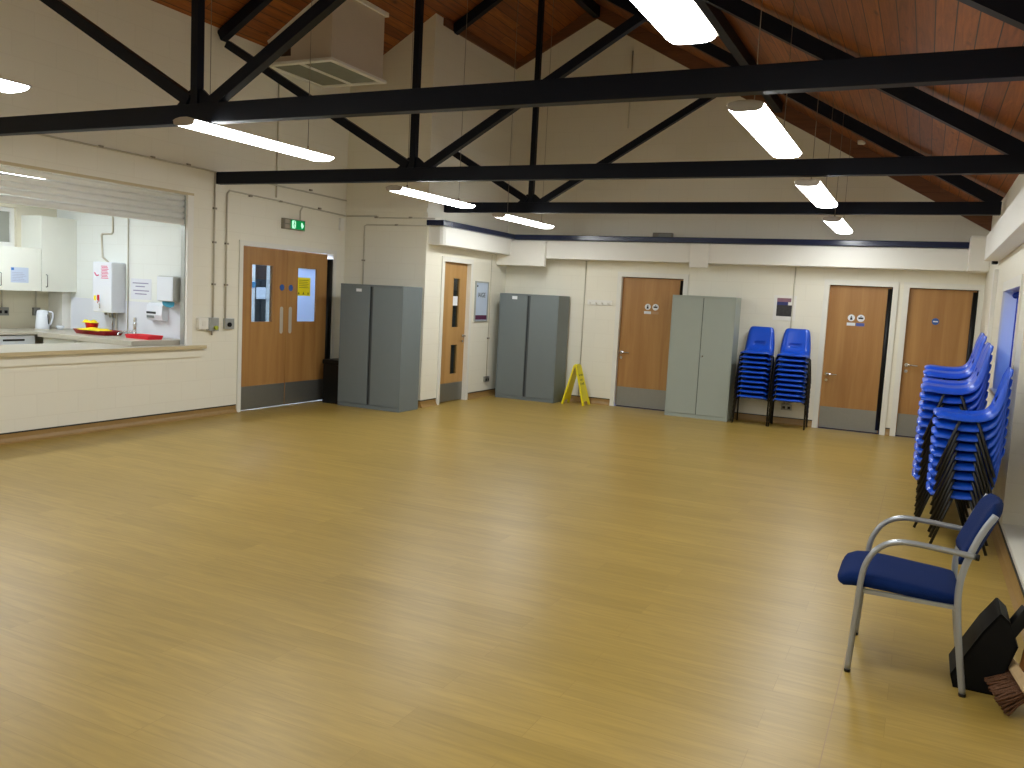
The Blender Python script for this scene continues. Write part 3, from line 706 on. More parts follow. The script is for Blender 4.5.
# backrest pad: leaning, rounded corners, set between the uprights
rings = []
H0, H1 = .565, .845
for i in range(15):
    t = i / 14; z = H0 + t * (H1 - H0)
    xc = .232 + .40 * (z - H0) + .18 * max(0, z - .72) * .0
    hw_ = .226 - (.095 * max(0, (t - .72) / .28) ** 2) - (.045 * max(0, (.18 - t) / .18) ** 2)
    th = .033 * (1 - .75 * max(0, (t - .82) / .18) ** 2 - .6 * max(0, (.12 - t) / .12) ** 2)
    ring = []
    for k in range(20):
        a = 2 * pi * k / 20; ca, sa = cos(a), sin(a)
        yy = ay + hw_ * math.copysign(abs(ca) ** .55, ca); xx = xc + th * math.copysign(abs(sa) ** .7, sa) + .030 * (1 - (abs(ca) ** .45) ** 2) 
        ring.append((xx, yy, z))
    rings.append(ring)
pad(rings, 'backrest', M['blue_fabric'], r)

# ------------------------------------------------------------------ broom and long-handled dustpan at the right edge
r = thing('broom', 'brown bristled broom with pale wooden head leaning by the right wall', 'broom', (.50, 4.15, 0))
hd = MB(); hd.b.free(); hd.b = bmesh.new()
hd.box(-.032, .032, -.175, .175, .0, .045, bev=.012)
R0 = Matrix.Translation((.49, 4.15, .105)) @ Matrix.Rotation(radians(8), 4, 'Z') @ Matrix.Rotation(radians(52), 4, 'Y')
hd.xf(R0); hd.build('head', M['broom_wood'], r)
br = MB(); random.seed(3)
for i in range(30):
    for j in range(5):
        y = -.155 + i * .0107 + random.uniform(-.002, .002); x = -.016 + j * .008
        br.tube([(x, y, .002), (x * 1.6 + random.uniform(-.003, .003), y * 1.04 + random.uniform(-.003, .003), -.05), (x * 2.3 + random.uniform(-.006, .006), y * 1.10 + random.uniform(-.006, .006), -.105 + random.uniform(-.006, .004))], .0042, 5)
br.xf(R0); br.build('bristles', M['bristle'], r)
MB().tube([(.513, 4.21, .125), (.60, 4.40, .60), (.632, 4.50, 1.28)], .0125, 12).build('handle', M['handle_wood'], r)
r = thing('dustpan', 'black plastic long-handled dustpan standing on the floor behind the armchair leg', 'dustpan', (.36, 4.315, 0))
out = [(.262, 0), (.415, 0), (.455, .13), (.487, .24), (.450, .335), (.412, .368), (.352, .272), (.268, .10), (.246, .055)]
sc = MB(); ys_ = (4.19, 4.44)
for y_ in ys_: sc.prism(out, 1, y_, y_ + .006)
sc.prism([(.262, 0), (.415, 0), (.417, .006), (.264, .006)], 1, ys_[0], ys_[1])
for a_, b_2 in (((.412, .368), (.352, .272)), ((.352, .272), (.268, .10)), ((.268, .10), (.246, .055)), ((.246, .055), (.262, .0)), ((.450, .335), (.412, .368)), ((.455, .13), (.487, .24))):
    sc.obox((a_[0], (ys_[0] + ys_[1]) / 2, a_[1]), (b_2[0], (ys_[0] + ys_[1]) / 2, b_2[1]), ys_[1] - ys_[0], .008)
sc.build('scoop', M['pan_black'], r)
MB().obox((.445, 4.32, .22), (.53, 4.34, .37), .045, .05).build('handle_socket', M['black_plastic'], r)
MB().tube([(.51, 4.335, .335), (.625, 4.36, .54)], .016, 12).tube([(.625, 4.36, .54), (.635, 4.38, .95)], .012, 12).build('handle', M['black_plastic'], r)

# ------------------------------------------------------------------ yellow wet floor sign
r = thing('wet_floor_sign', 'yellow plastic A-frame warning sign on the floor by the far left cupboard', 'floor sign', (-4.85, 12.46, 0))
def sign_panel(xa, xb):
    """panel from apex at xa (top) to foot at xb, facing sideways"""
    m = MB(); yc = 12.46; hw0, hw1 = .095, .15; zt = .62; n = Vector((1, 0, 0))
    def P(t, v, o): return (xa + (xb - xa) * t + o, yc + (hw0 + (hw1 - hw0) * t) * v, zt * (1 - t))
    outline = [(0.0, -.75), (0.0, .75), (.03, 1), (1, 1), (1, .62), (.90, .5), (.90, -.5), (1, -.62), (1, -1), (.03, -1)]
    A = [m.b.verts.new(P(t, v, 0)) for t, v in outline]; B = [m.b.verts.new(P(t, v, .014 if xb > xa else -.014)) for t, v in outline]
    m.b.faces.new(A); m.b.faces.new(list(reversed(B)))
    for i in range(len(A)): m.b.faces.new([A[i], B[i], B[(i + 1) % len(A)], A[(i + 1) % len(A)]])
    for v in (-1, 1): m.obox(P(0, v * .97, .010 if xb > xa else -.010), P(1, v * .97, .010 if xb > xa else -.010), .016, .022)
    return m.build('panel', M['yellow'], r)
pr_ = sign_panel(-4.865, -4.69); pl_ = sign_panel(-4.875, -5.03)
MB().box(-4.895, -4.845, 12.40, 12.52, .615, .635, bev=.006).build('hinge_grip', M['yellow'], r)
tx = Matrix.Translation((-4.865 + .175 * .42 + .0165, 12.46, .62 * .58)) @ Matrix.Rotation(math.atan2(.175, .62) * -1, 4, 'Y') @ Matrix(((0, 0, 1, 0), (1, 0, 0, 0), (0, 1, 0, 0), (0, 0, 0, 1)))
lt = MB(); lt.text('CAUTION', .042, tx @ Matrix.Translation((0, .11, 0))); lt.text('WET', .05, tx @ Matrix.Translation((0, .03, 0))); lt.text('FLOOR', .05, tx @ Matrix.Translation((0, -.03, 0)))
lt.build('lettering', M['ink_black'], pr_)

# ------------------------------------------------------------------ wall fittings
r = thing('exit_sign', 'green emergency exit sign with white figure and arrow above the double door', 'exit sign', (XL + .03, 9.06, 2.38))
MB().box(XL, XL + .045, 8.84, 9.27, 2.375, 2.515, bev=.004).build('casing', M['sign_body'], r)
MB().box(XL + .045, XL + .048, 8.975, 9.26, 2.385, 2.505).build('green_face', M['green'], r)
q = MB().prism(rounded(9.0, 9.075, 2.392, 2.498, .02), 0, XL + .048, XL + .0495)
q.prism([(9.20, 2.40), (9.235, 2.43), (9.235, 2.445), (9.205, 2.48), (9.185, 2.48), (9.18, 2.44)], 0, XL + .048, XL + .0495)
q.build('pictogram', M['green_white'], r)
q = MB().disc((XL + .0495, 9.05, 2.482), .009, 0, .001, 12); q.obox((XL + .050, 9.05, 2.472), (XL + .050, 9.035, 2.435), .014, .001, up=(1, 0, 0)); q.obox((XL + .050, 9.035, 2.435), (XL + .050, 9.06, 2.402), .008, .001, up=(1, 0, 0)); q.obox((XL + .050, 9.04, 2.465), (XL + .050, 9.065, 2.45), .006, .001, up=(1, 0, 0))
q.build('running_figure', M['green'], r)
q = MB().box(XL + .045, XL + .047, 8.87, 8.955, 2.45, 2.50).box(XL + .045, XL + .047, 8.87, 8.955, 2.388, 2.438); q.build('side_window', M['lamp_body'], r)

def conduit(pts, label, r_=.010, clips=(), part=None):
    m = MB().tube(pts, r_, 8); o = m.build('conduit', M['conduit']); tag(o, label, 'conduit')
    for cpt, nrm in clips:
        c = Vector(cpt); n = Vector(nrm); k = MB().obox(c - n * .012, c + n * .016, .045 if abs(n.z) < .5 else .045, .022); k.build('saddle_clip', M['conduit_clip'], o)
    return o
cx = XL + .016
conduit([(cx, 4.0, 2.95), (cx, 7.55, 2.93), (cx, 10.2, 2.90)], 'grey conduit running high along the left wall over hatch and double door', clips=[((cx, y, 2.945), (1, 0, 0)) for y in (6.1, 6.75, 7.25, 8.6, 9.4)])
conduit([(cx, 7.66, 2.92), (cx, 7.66, 1.19)], 'grey vertical conduit just right of the serving hatch', clips=[((cx, 7.66, z), (1, 0, 0)) for z in (2.5, 2.1, 1.6)])
conduit([(cx, 7.86, 1.16), (cx, 7.86, 2.70), (cx, 7.90, 2.74), (cx, 8.9, 2.72), (cx, 10.19, 2.68)], 'grey conduit rising left of the double door and bending right above it', clips=[((cx, 7.86, z), (1, 0, 0)) for z in (2.1, 1.6)] + [((cx, y, 2.72), (1, 0, 0)) for y in (8.25, 8.8, 9.6)])
conduit([(cx, 9.20, 2.515), (cx, 9.20, 2.64), (cx, 9.25, 2.71)], 'short grey conduit feeding the exit sign from above')
conduit([(cx, 8.72, 2.76), (cx, 8.72, 4.2)], 'grey vertical conduit high on the left wall above the exit sign', .011)
cy = Y1 - .016
conduit([(XL + .03, cy, 2.68), (-7.2, cy, 2.68), (-7.15, cy, 2.66), (-6.22, cy, 2.655)], 'upper grey conduit along the alcove wall behind the grey cupboard', clips=[((x, cy, 2.665), (0, -1, 0)) for x in (-7.2, -6.62)])
conduit([(-7.40, cy, .2), (-7.40, cy, 2.54), (-7.36, cy, 2.56), (-6.22, cy, 2.555)], 'lower grey conduit rising in the alcove and turning right under the other', clips=[((-6.85, cy, 2.56), (0, -1, 0)), ((-7.40, cy, 2.05), (0, -1, 0))])
MB_ = MB().box(XL, XL + .035, 10.06, 10.15, 2.46, 2.64, bev=.006).build('sensor_box', M['bulk']); tag(MB_, 'small off white box high on the left wall near the alcove corner', 'sensor')
conduit([(X1 + .014, 12.19, .33), (X1 + .014, 12.19, 2.285)], 'thin grey conduit dropping to the socket right of the narrow door', .006, clips=[((X1 + .014, 12.19, .95), (1, 0, 0))])
conduit([(-4.93, D - .014, .105), (-4.93, D - .014, 2.265)], 'grey vertical conduit on the back wall left of the coat hooks', .009)
conduit([(-1.735, D - .014, .30), (-1.735, D - .014, 2.265)], 'grey vertical conduit behind the chair stack beside the framed photograph', .009)
# sockets and switches
def socket(name, label, cat, c, nrm, w_=.146, h_=.086, m=None, double=True):
    c = Vector(c); r = thing(name, label, cat, c); ax = 0 if nrm[0] else 1; s = nrm[0] or nrm[1]
    def bx(a0, a1, z0, z1, d0, d1, nm, mt, par, bev=0):
        if ax == 0: mb = MB().box(min(c.x + s * d0, c.x + s * d1), max(c.x + s * d0, c.x + s * d1), c.y + a0, c.y + a1, c.z + z0, c.z + z1, bev=bev)
        else: mb = MB().box(c.x + a0, c.x + a1, min(c.y + s * d0, c.y + s * d1), max(c.y + s * d0, c.y + s * d1), c.z + z0, c.z + z1, bev=bev)
        return mb.build(nm, mt, par)
    bx(-w_ / 2, w_ / 2, -h_ / 2, h_ / 2, 0, .035, 'back_box', m or M['steel'], r, .004)
    for k in ((-.036, .036) if double else (0,)): bx(k - .02, k + .02, -.025, .012, .035, .037, 'outlet', M['black_plastic'], r); 
    return r
socket('wall_socket', 'steel double socket low on the wall right of the narrow glazed door', 'socket', (X1, 12.19, .285), (1, 0))
socket('wall_socket', 'steel double socket low on the back wall behind the chair stack', 'socket', (-1.70, D, .255), (0, -1))
sw = thing('switch_box', 'white plastic switch box on the wall right of the serving hatch', 'switch', (XL, 7.47, 1.05)); MB().box(XL, XL + .05, 7.41, 7.56, 1.06, 1.20, bev=.008).build('body', M['bulk'], sw); MB().box(XL + .05, XL + .056, 7.46, 7.51, 1.10, 1.16, bev=.002).build('rocker', M['white'], sw)
jb = thing('junction_box', 'grey metal isolator box with a yellow green knob right of the hatch', 'isolator', (XL, 7.64, 1.03)); MB().box(XL, XL + .055, 7.565, 7.72, 1.04, 1.20, bev=.005).build('body', M['alu'], jb); MB().disc((XL + .055, 7.66, 1.08), .025, 0, .03, 14).build('knob', M['lime'], jb); MB().tube([(XL + .03, 7.63, 1.045), (XL + .03, 7.63, .99)], .012, 8).build('cable_gland', M['lamp_body'], jb)
jb = thing('junction_box', 'small grey metal box with dark key switch beside the double door', 'switch', (XL, 7.90, 1.05)); MB().box(XL, XL + .04, 7.84, 7.99, 1.06, 1.19, bev=.004).build('body', M['alu'], jb); MB().disc((XL + .04, 7.90, 1.115), .028, 0, .02, 14).build('key_switch', M['black_plastic'], jb)
# poster on the return wall
r = thing('poster', 'tall framed pale blue poster with plum footer right of the narrow door', 'poster', (X1, 11.9, 1.22))
f = MB(); f.box(X1, X1 + .02, 11.69, 11.71, 1.22, 1.85); f.box(X1, X1 + .02, 12.10, 12.12, 1.22, 1.85); f.box(X1, X1 + .02, 11.71, 12.10, 1.22, 1.24); f.box(X1, X1 + .02, 11.71, 12.10, 1.83, 1.85); f.build('frame', M['alu'], r)
MB().box(X1, X1 + .010, 11.71, 12.10, 1.24, 1.83).build('print', M['paper_blue'], r)
MB().box(X1 + .010, X1 + .0115, 11.71, 12.10, 1.25, 1.32).build('footer_band', M['ink_plum'], r)
T_x = lambda x, y, z: Matrix.Translation((x, y, z)) @ Matrix(((0, 0, 1, 0), (1, 0, 0, 0), (0, 1, 0, 0), (0, 0, 0, 1)))
T_y = lambda x, y, z: Matrix.Translation((x, y, z)) @ Matrix(((1, 0, 0, 0), (0, 0, -1, 0), (0, 1, 0, 0), (0, 0, 0, 1)))
q = MB(); q.text('IAIGE', .105, T_x(X1 + .0115, 11.905, 1.635)); q.disc((X1 + .010, 11.76, 1.775), .018, 0, .001, 12)
q.build('lettering', M['ink_black'], r)
# framed photograph
r = thing('framed_photo', 'white bordered dark photograph hung above the right of the back-wall chair stacks', 'picture', (-1.845, D, 1.50))
MB().box(-2.00, -1.69, D - .010, D, 1.50, 1.86).build('mount', M['bulk'], r)
MB().box(-1.955, -1.745, D - .012, D - .010, 1.56, 1.72).build('dark_foreground', M['photo'], r)
MB().box(-1.955, -1.80, D - .012, D - .010, 1.72, 1.765).build('blue_band', M['photo_blue'], r)
MB().box(-1.955, -1.76, D - .012, D - .010, 1.765, 1.82).build('pink_sky', M['photo_pink'], r)
# coat hooks
r = thing('coat_rack', 'white coat hook rail on the back wall left of the toilet door', 'coat hooks', (-4.66, D, 1.60))
MB().box(-4.87, -4.46, D - .018, D, 1.575, 1.655, bev=.004).build('rail', M['bulk'], r)
for x in (-4.81, -4.71, -4.61, -4.51): MB().tube([(x, D - .018, 1.60), (x, D - .05, 1.595), (x, D - .06, 1.62)], .006, 8).build('hook', M['conduit'], r)
# emergency light over the beam
r = thing('emergency_light', 'grey bulkhead emergency light on the gable just above the navy beam', 'emergency light', (-3.70, D, 2.60)); MB().box(-3.86, -3.55, D - .07, D, 2.60, 2.72, bev=.012).build('body', M['sign_body'], r); MB().box(-3.76, -3.57, D - .078, D - .07, 2.62, 2.70).build('lens', M['grille'], r)
# smoke detectors / PIR hanging at the ceiling, small cable drop on the gable
c_ = conduit([(-4.38, D - .014, 4.30), (-4.38, D - .014, 5.45)], 'thin conduit high on the gable below the ridge', .011)
for k, (x, y, lb) in enumerate([(-.98, 12.3, 'small white smoke detector on the boards above the far right lamp'), (-4.2, 9.6, 'small white smoke detector near the ridge on the right slope')]):
    o = thing('smoke_detector', lb, 'smoke detector', (x, y, zc(x) - .05)); MB().lathe([(.045, 0), (.05, .02), (.05, .05)], (x, y, zc(x) - .05), 16).build('body', M['white'], o)
# sensor camera on the right
r = thing('security_camera', 'small black camera on a bracket high by the window', 'camera', (.60, 10.4, 2.25))
MB().box(.575, .632, 10.42, 10.54, 2.25, 2.345, bev=.012).xf(Matrix.Identity(4)).build('body', M['black_plastic'], r)
MB().disc((.604, 10.405, 2.30), .028, 1, .016, 14).build('lens', M['black_plastic'], r)
MB().tube([(.63, 10.48, 2.30), (XR, 10.48, 2.30)], .010, 8).build('bracket', M['black_plastic'], r)
tk = MB().box(XR - .04, XR, 10.5, 10.62, .105, 2.20, bev=.004).build('cable_trunking', M['bulk']); tag(tk, 'white vertical cable trunking below the black camera', 'trunking')

# ------------------------------------------------------------------ window with blue roller blind in the right wall
wf = MB(); t_ = .05; gx = XR + .17
wf.box(gx, gx + .06, WY0, WY0 + t_, WZ0, WZ1); wf.box(gx, gx + .06, WY1 - t_, WY1, WZ0, WZ1); wf.box(gx, gx + .06, WY0 + t_, WY1 - t_, WZ0, WZ0 + t_); wf.box(gx, gx + .06, WY0 + t_, WY1 - t_, WZ1 - t_, WZ1)
wf.box(gx, gx + .06, 8.53, 8.58, WZ0 + t_, WZ1 - t_)
wn = struct('window_1', wf, M['upvc'])
MB().box(gx + .02, gx + .026, WY0 + t_, WY1 - t_, WZ0 + t_, WZ1 - t_).build('pane', M['glass'], wn)
a = MB(); a.box(XR - .015, XR, WY0 - .07, WY0, WZ0 - .05, WZ1 + .09); a.box(XR - .015, XR, WY1, WY1 + .09, WZ0 - .05, WZ1 + .09); a.box(XR - .015, XR, WY0, WY1, WZ1, WZ1 + .09); a.build('architrave', M['white'], wn)
MB().box(XR - .04, gx, WY0 - .05, WY1 + .05, WZ0 - .03, WZ0 + .001, bev=.004).build('window_sill', M['white'], wn)
rv = MB(); rv.box(XR + .001, gx, WY1 - .004, WY1 - .001, WZ0, WZ1); rv.box(XR + .001, gx, WY0 + .001, WY0 + .004, WZ0, WZ1); rv.build('reveal', M['reveal'], wn)
r = thing('roller_blind', 'blue roller blind pulled down in the window by the chair stacks', 'blind', (XR + .09, 8.5, WZ0))
MB().tube([(XR + .09, WY0 + .03, WZ1 - .035), (XR + .09, WY1 - .05, WZ1 - .035)], .030, 14).build('roller', M['blind'], r)
MB().box(XR + .088, XR + .090, WY0 + .04, WY1 - .19, WZ0 + .03, WZ1 - .03).build('cloth', M['blind'], r)
MB().box(XR + .082, XR + .096, WY0 + .04, WY1 - .19, WZ0 + .01, WZ0 + .03).build('bottom_bar', M['upvc'], r)
tag(MB().tube([(.792, PY - .012, .35), (.792 - .03, PY - .012, 1.1)], .004, 6).build('blind_cord', M['ink_black']), 'dark thin cord hanging on the side of the pier by the right wall', 'cord')

# ------------------------------------------------------------------ kitchen behind the serving hatch
KX, KY = -10.12, 7.34
k = MB(); k.box(KX - .1, XL - .12, KY, KY + .2, 0, 2.75); struct('wall_kitchen', k, M['kwall'])
KWY0, KWY1 = 4.9, 6.80
k = MB(); k.box(KX - .1, KX, 2.0, KY, 0, 1.93); k.box(KX - .1, KX, KWY1, KY, 1.93, 2.75); k.box(KX - .1, KX, 2.0, KWY0, 1.93, 2.75); k.box(KX - .1, KX, KWY0, KWY1, 2.4, 2.75); struct('wall_kitchen_far', k, M['kwallx'])
struct('wall_kitchen_near', box(KX - .1, XL - .12, 1.9, 2.0, 0, 2.75), M['kwall'])
struct('floor', box(KX, XL - .02, 2.0, KY, -.1, -.001), M['floor'])
struct('ceiling', box(KX - .1, XL - .12, 1.9, KY + .2, 2.75, 2.8), M['hall'])
kw = struct('window_2', MB().box(KX - .09, KX - .04, KWY0, KWY0 + .05, 1.93, 2.4).box(KX - .09, KX - .04, KWY1 - .05, KWY1, 1.93, 2.4).box(KX - .09, KX - .04, KWY0 + .05, KWY1 - .05, 1.93, 1.98).box(KX - .09, KX - .04, KWY0 + .05, KWY1 - .05, 2.35, 2.4).box(KX - .09, KX - .04, 6.15, 6.20, 1.98, 2.35), M['upvc'])
MB().box(KX - .07, KX - .064, KWY0 + .05, KWY1 - .05, 1.98, 2.35).build('pane', M['frosted'], kw)
for i, y in enumerate((3.4, 5.6)):
    o = thing('kitchen_lamp', ('lit ceiling lamp in the kitchen near its far corner' if i else 'lit ceiling lamp in the kitchen at its near end'), 'ceiling lamp', (-8.9, y, 2.68), 'kitchen lamps')
    MB().box(-9.0, -8.8, y - .7, y + .7, 2.66, 2.69).build('diffuser', M['klamp'], o); MB().box(-9.02, -8.78, y - .72, y + .72, 2.69, 2.75).build('housing', M['lamp_body'], o)
# hatch: frame, shutter, counter
fh = MB(); fh.box(XL - .10, XL + .004, HY1 - .035, HY1 + .05, HZ0, HZ1 + .03); fh.box(XL - .10, XL + .004, HY0 - .05, HY0 + .035, HZ0, HZ1 + .03); struct('trim_16', fh, M['bulk'])
struct('trim_17', box(XL - .02, XL + .006, HY0, HY1 + .05, HZ1 - .003, HZ1 + .025), M['worktop_edge'])
r = thing('roller_shutter', 'off white slatted roller shutter rolled partly down over the serving hatch', 'shutter', (XL - .06, 5.6, 2.28))
sl = MB(); z = 2.605; sh = .066
while z - sh > 2.28 - .01:
    zz = z - sh; sl.prism([(XL - .075, zz), (XL - .055, zz + .003), (XL - .045, zz + .02), (XL - .045, zz + .045), (XL - .055, zz + .060), (XL - .075, zz + .064)], 1, HY0 + .02, HY1 - .04, smooth=True); z -= sh
sl.build('curtain', M['shutter'], r); MB().box(XL - .085, XL - .045, HY0 + .02, HY1 - .04, z - .012, z + .002, bev=.004).build('bottom_bar', M['shutter'], r)
MB().box(XL - .09, XL - .03, HY1 - .045, HY1 - .034, HZ0 + .045, 2.60).build('guide_channel', M['alu'], r)
wtop = MB().box(-8.52, XL - .121, HY0 - .05, KY - .002, .835, .8735).box(XL - .121, XL + .07, HY0 + .001, HY1 - .036, .836, .8735); o = wtop.build('hatch_counter', [M['worktop'], M['worktop_edge']]); tag(o, 'long grey beige serving counter along the bottom of the hatch', 'counter')
for p in o.data.polygons:
    if p.normal.x > .5: p.material_index = 1
wtop2 = MB().box(XL + .007, XL + .07, HY1 - .036, 7.52, .835, .8735, bev=.006); e = wtop2.build('counter_return', M['worktop_edge'], o)
struct('trim_18', box(XL, XL + .022, HY0 - .05, 7.50, .735, .834), M['cream'])
# base run under the hatch counter so it is supported
o = thing('base_cupboard', 'white base cupboard under the serving hatch counter', 'cupboard', (-8.25, 5.6, 0)); MB().box(-8.48, XL - .12, HY0, 6.6, 0, .835).build('body', M['unit'], o)
# far worktop + return worktop
wt = MB(); wt.box(KX, -9.45, 2.05, KY, .900, .930, bev=.003); wt.box(-9.45, XL - .12, 6.60, KY, .8738, .930, bev=.003); o = wt.build('worktop', M['worktop']); tag(o, 'grey worktop turning the corner along the far kitchen walls', 'worktop')
o = thing('base_cupboard', 'white kitchen base cupboard in the far corner with a round knob', 'cupboard', (-9.1, 7.05, 0)); MB().box(-9.45, -8.56, 6.68, KY - .01, .1, .873).build('body', M['unit'], o); MB().box(-9.43, -8.80, 6.66, 6.68, .12, .865).build('door', M['unit'], o); MB().lathe([(.008, 0), (.016, .012), (.014, .022)], (-8.86, 6.638, .85), 12, 1).build('knob', M['white'], o); MB().box(-9.44, -8.62, 6.73, KY - .01, 0, .1).build('plinth', M['gap'], o)
o = thing('base_cupboard', 'white kitchen base cupboard under the far worktop behind the dishwasher', 'cupboard', (-9.8, 4.2, 0)); MB().box(KX + .005, -9.51, 2.05, 5.97, .1, .899).build('body', M['unit'], o); MB().box(KX + .005, -9.57, 2.05, 5.97, 0, .1).build('plinth', M['gap'], o)
dw = thing('dishwasher', 'white dishwasher with dark grip strip under the far kitchen worktop', 'dishwasher', (-9.8, 6.35, 0))
MB().box(KX + .02, -9.50, 5.99, 6.59, 0.0, .888, bev=.005).build('body', M['appliance'], dw); MB().box(-9.50, -9.485, 5.99, 6.59, .76, .888, bev=.004).build('control_panel', M['appliance'], dw); MB().box(-9.485, -9.481, 6.20, 6.46, .825, .848).build('grip', M['black_plastic'], dw); MB().box(-9.50, -9.488, 6.0, 6.58, .12, .75, bev=.004).build('door', M['appliance'], dw)
# wall cupboards
def wcup(label, y0, y1, z0, z1, hy):
    o = thing('wall_cupboard', label, 'wall cupboard', (KX + .2, (y0 + y1) / 2, z0), 'white wall cupboards in the kitchen')
    MB().box(KX, -9.76, y0, y1, z0, z1).build('body', M['unit'], o); d = MB().box(-9.76, -9.74, y0 + .002, y1 - .002, z0, z1 - .002, bev=.002).build('door', M['unit'], o)
    MB().tube([(-9.74, hy, z0 + .055), (-9.715, hy, z0 + .06), (-9.715, hy, z0 + .20), (-9.74, hy, z0 + .205)], .006, 8).build('handle', M['steel'], d)
wcup('white kitchen wall cupboard in the far corner, plain door', 6.86, KY - .0, 1.405, 2.32, 6.92)
wcup('white kitchen wall cupboard with a pale notice on its door', 6.28, 6.855, 1.405, 1.92, 6.34)
wcup('white kitchen wall cupboard left of the one with the notice', 5.70, 6.275, 1.405, 1.92, 5.76)
nt = thing('notice', 'pale paper notice with a small blue mark on the kitchen wall cupboard', 'notice', (-9.739, 6.58, 1.48)); MB().box(-9.74, -9.7385, 6.47, 6.69, 1.50, 1.68).build('sheet', M['paper_blue'], nt); MB().box(-9.7385, -9.738, 6.475, 6.51, 1.645, 1.675).build('blue_mark', M['ink_blue'], nt)
q = MB()
for i in range(6): q.box(-9.7385, -9.738, 6.49, 6.66 - .02 * (i % 3), 1.52 + i * .019, 1.523 + i * .019)
q.build('printed_lines', M['ink_grey'], nt)
struct('trim_19', box(KX, -9.86, KY - .12, KY, .935, 1.405), M['bulk'])
# splashback, kettle, sockets
struct('trim_20', box(-9.84, XL - .12, KY - .008, KY, .935, 1.34), M['tile'])
o = thing('kettle', 'white jug kettle on the far kitchen worktop', 'kettle', (-9.86, 6.95, .930))
kt = MB().lathe([(.078, 0), (.080, .02), (.072, .12), (.062, .215), (.056, .225), (.02, .235)], (-9.86, 6.95, .940), 24); kt.build('jug', M['appliance'], o)
MB().lathe([(.085, 0), (.085, .010)], (-9.86, 6.95, .930), 24).build('base', M['white'], o)
MB().tube(smooth_pts([(-9.83, 7.01, 1.15), (-9.82, 7.055, 1.14), (-9.82, 7.06, 1.07), (-9.83, 7.04, 1.0), (-9.84, 7.025, .985)], 4), .011, 8).build('handle', M['appliance'], o)
MB().obox((-9.790, 6.985, 1.0), (-9.798, 6.98, 1.12), .016, .004, up=(1, 0, 0)).build('level_window', M['ink_black'], o)
o = thing('cup', 'small white cup beside the kettle', 'cup', (-9.78, 7.13, .930)); MB().lathe([(.03, 0), (.045, .035), (.047, .05), (.042, .05), (.03, .012)], (-9.78, 7.13, .930), 18).build('bowl', M['appliance'], o); MB().tube([(-9.78, 7.17, .975), (-9.78, 7.195, .965), (-9.78, 7.17, .940)], .004, 6).build('handle', M['appliance'], o)
socket('wall_socket', 'grey double socket on the kitchen wall under the notice cupboard', 'socket', (KX, 6.60, 1.14), (1, 0), .15, .10)
socket('wall_socket', 'grey single socket on the kitchen wall behind the kettle', 'socket', (KX, 7.04, 1.14), (1, 0), .09, .10, double=False)
def pipe(pts, label, r_=.011, m='conduit'):
    o = MB().tube(pts, r_, 8).build('wall_pipe', M[m]); tag(o, label, 'pipe'); return o
pipe([(KX + .012, 6.60, 1.19), (KX + .012, 6.60, 1.40)], 'short conduit above the grey double socket in the kitchen'); pipe([(KX + .012, 7.04, 1.19), (KX + .012, 7.04, 1.40)], 'short conduit above the single socket behind the kettle')
ky = KY - .014
pipe([(-9.14, ky, 1.80), (-9.25, ky, 1.86), (-9.27, ky, 2.13), (-9.25, ky, 2.15), (-9.09, ky, 2.15), (-9.07, ky, 2.17), (-9.07, ky, 2.745)], 'grey conduit stepping up the kitchen wall from the water heater')
pipe([(-8.80, ky, .94), (-8.80, ky, 2.745)], 'straight grey vertical pipe right of the water heater', .007)
# water heater
wh = thing('water_heater', 'white wall mounted water heater with pink printed sticker and small tap', 'water heater', (-8.935, KY - .13, 1.17))
MB().box(-9.175, -8.85, KY - .21, KY - .002, 1.19, 1.80, bev=.015).build('casing', M['appliance'], wh)
MB().box(-9.170, -8.865, KY - .213, KY - .21, 1.21, 1.79).build('front_plate', M['tile'], wh)
q = MB()
for i in range(9): q.box(-9.025 + .01 * (i % 2), -8.895 - .01 * (i % 3), KY - .2145, KY - .213, 1.60 + i * .018, 1.609 + i * .018)
q.build('sticker_lines', M['ink_pink'], wh)
q = MB().tube(smooth_pts([(-9.135, KY - .216, 1.67), (-9.105, KY - .216, 1.635), (-9.065, KY - .216, 1.64)], 4), .008, 6); q.build('pink_mark', M['ink_pink'], wh)
MB().box(-9.150, -9.110, KY - .215, KY - .213, 1.33, 1.39).build('yellow_label', M['yellow'], wh)
MB().box(-9.080, -9.055, KY - .225, KY - .213, 1.30, 1.40).build('red_lever', M['red'], wh)
MB().tube(smooth_pts([(-9.065, KY - .22, 1.33), (-9.035, KY - .25, 1.325), (-8.995, KY - .26, 1.29), (-8.990, KY - .26, 1.24)], 4), .009, 8).build('spout', M['chrome'], wh)
for i, x in enumerate((-9.055, -8.975, -8.905)): MB().tube([(x, KY - .12, 1.19), (x, KY - .12, 1.13 if i else 1.16)], .016, 8).build('valve', M['conduit_clip'], wh)
pipe([(-8.98, KY - .03, .94), (-8.98, KY - .03, 1.19)], 'short white waste pipe below the water heater', .014, 'white')
pipe([(-9.05, KY - .03, .94), (-9.05, KY - .03, 1.19)], 'short chrome feed pipe below the water heater', .008, 'chrome')
nt = thing('notice', 'white notice with lines of purple print right of the water heater', 'notice', (-8.57, KY - .002, 1.38)); MB().box(-8.76, -8.41, KY - .003, KY - .0005, 1.37, 1.62).build('sheet', M['tile'], nt)
q = MB()
for z, a, b in ((1.56, -8.73, -8.46), (1.52, -8.68, -8.52), (1.47, -8.72, -8.45), (1.43, -8.69, -8.49)): q.box(a, b, KY - .0042, KY - .003, z, z + .013)
q.build('printed_lines', M['ink_grey'], nt)
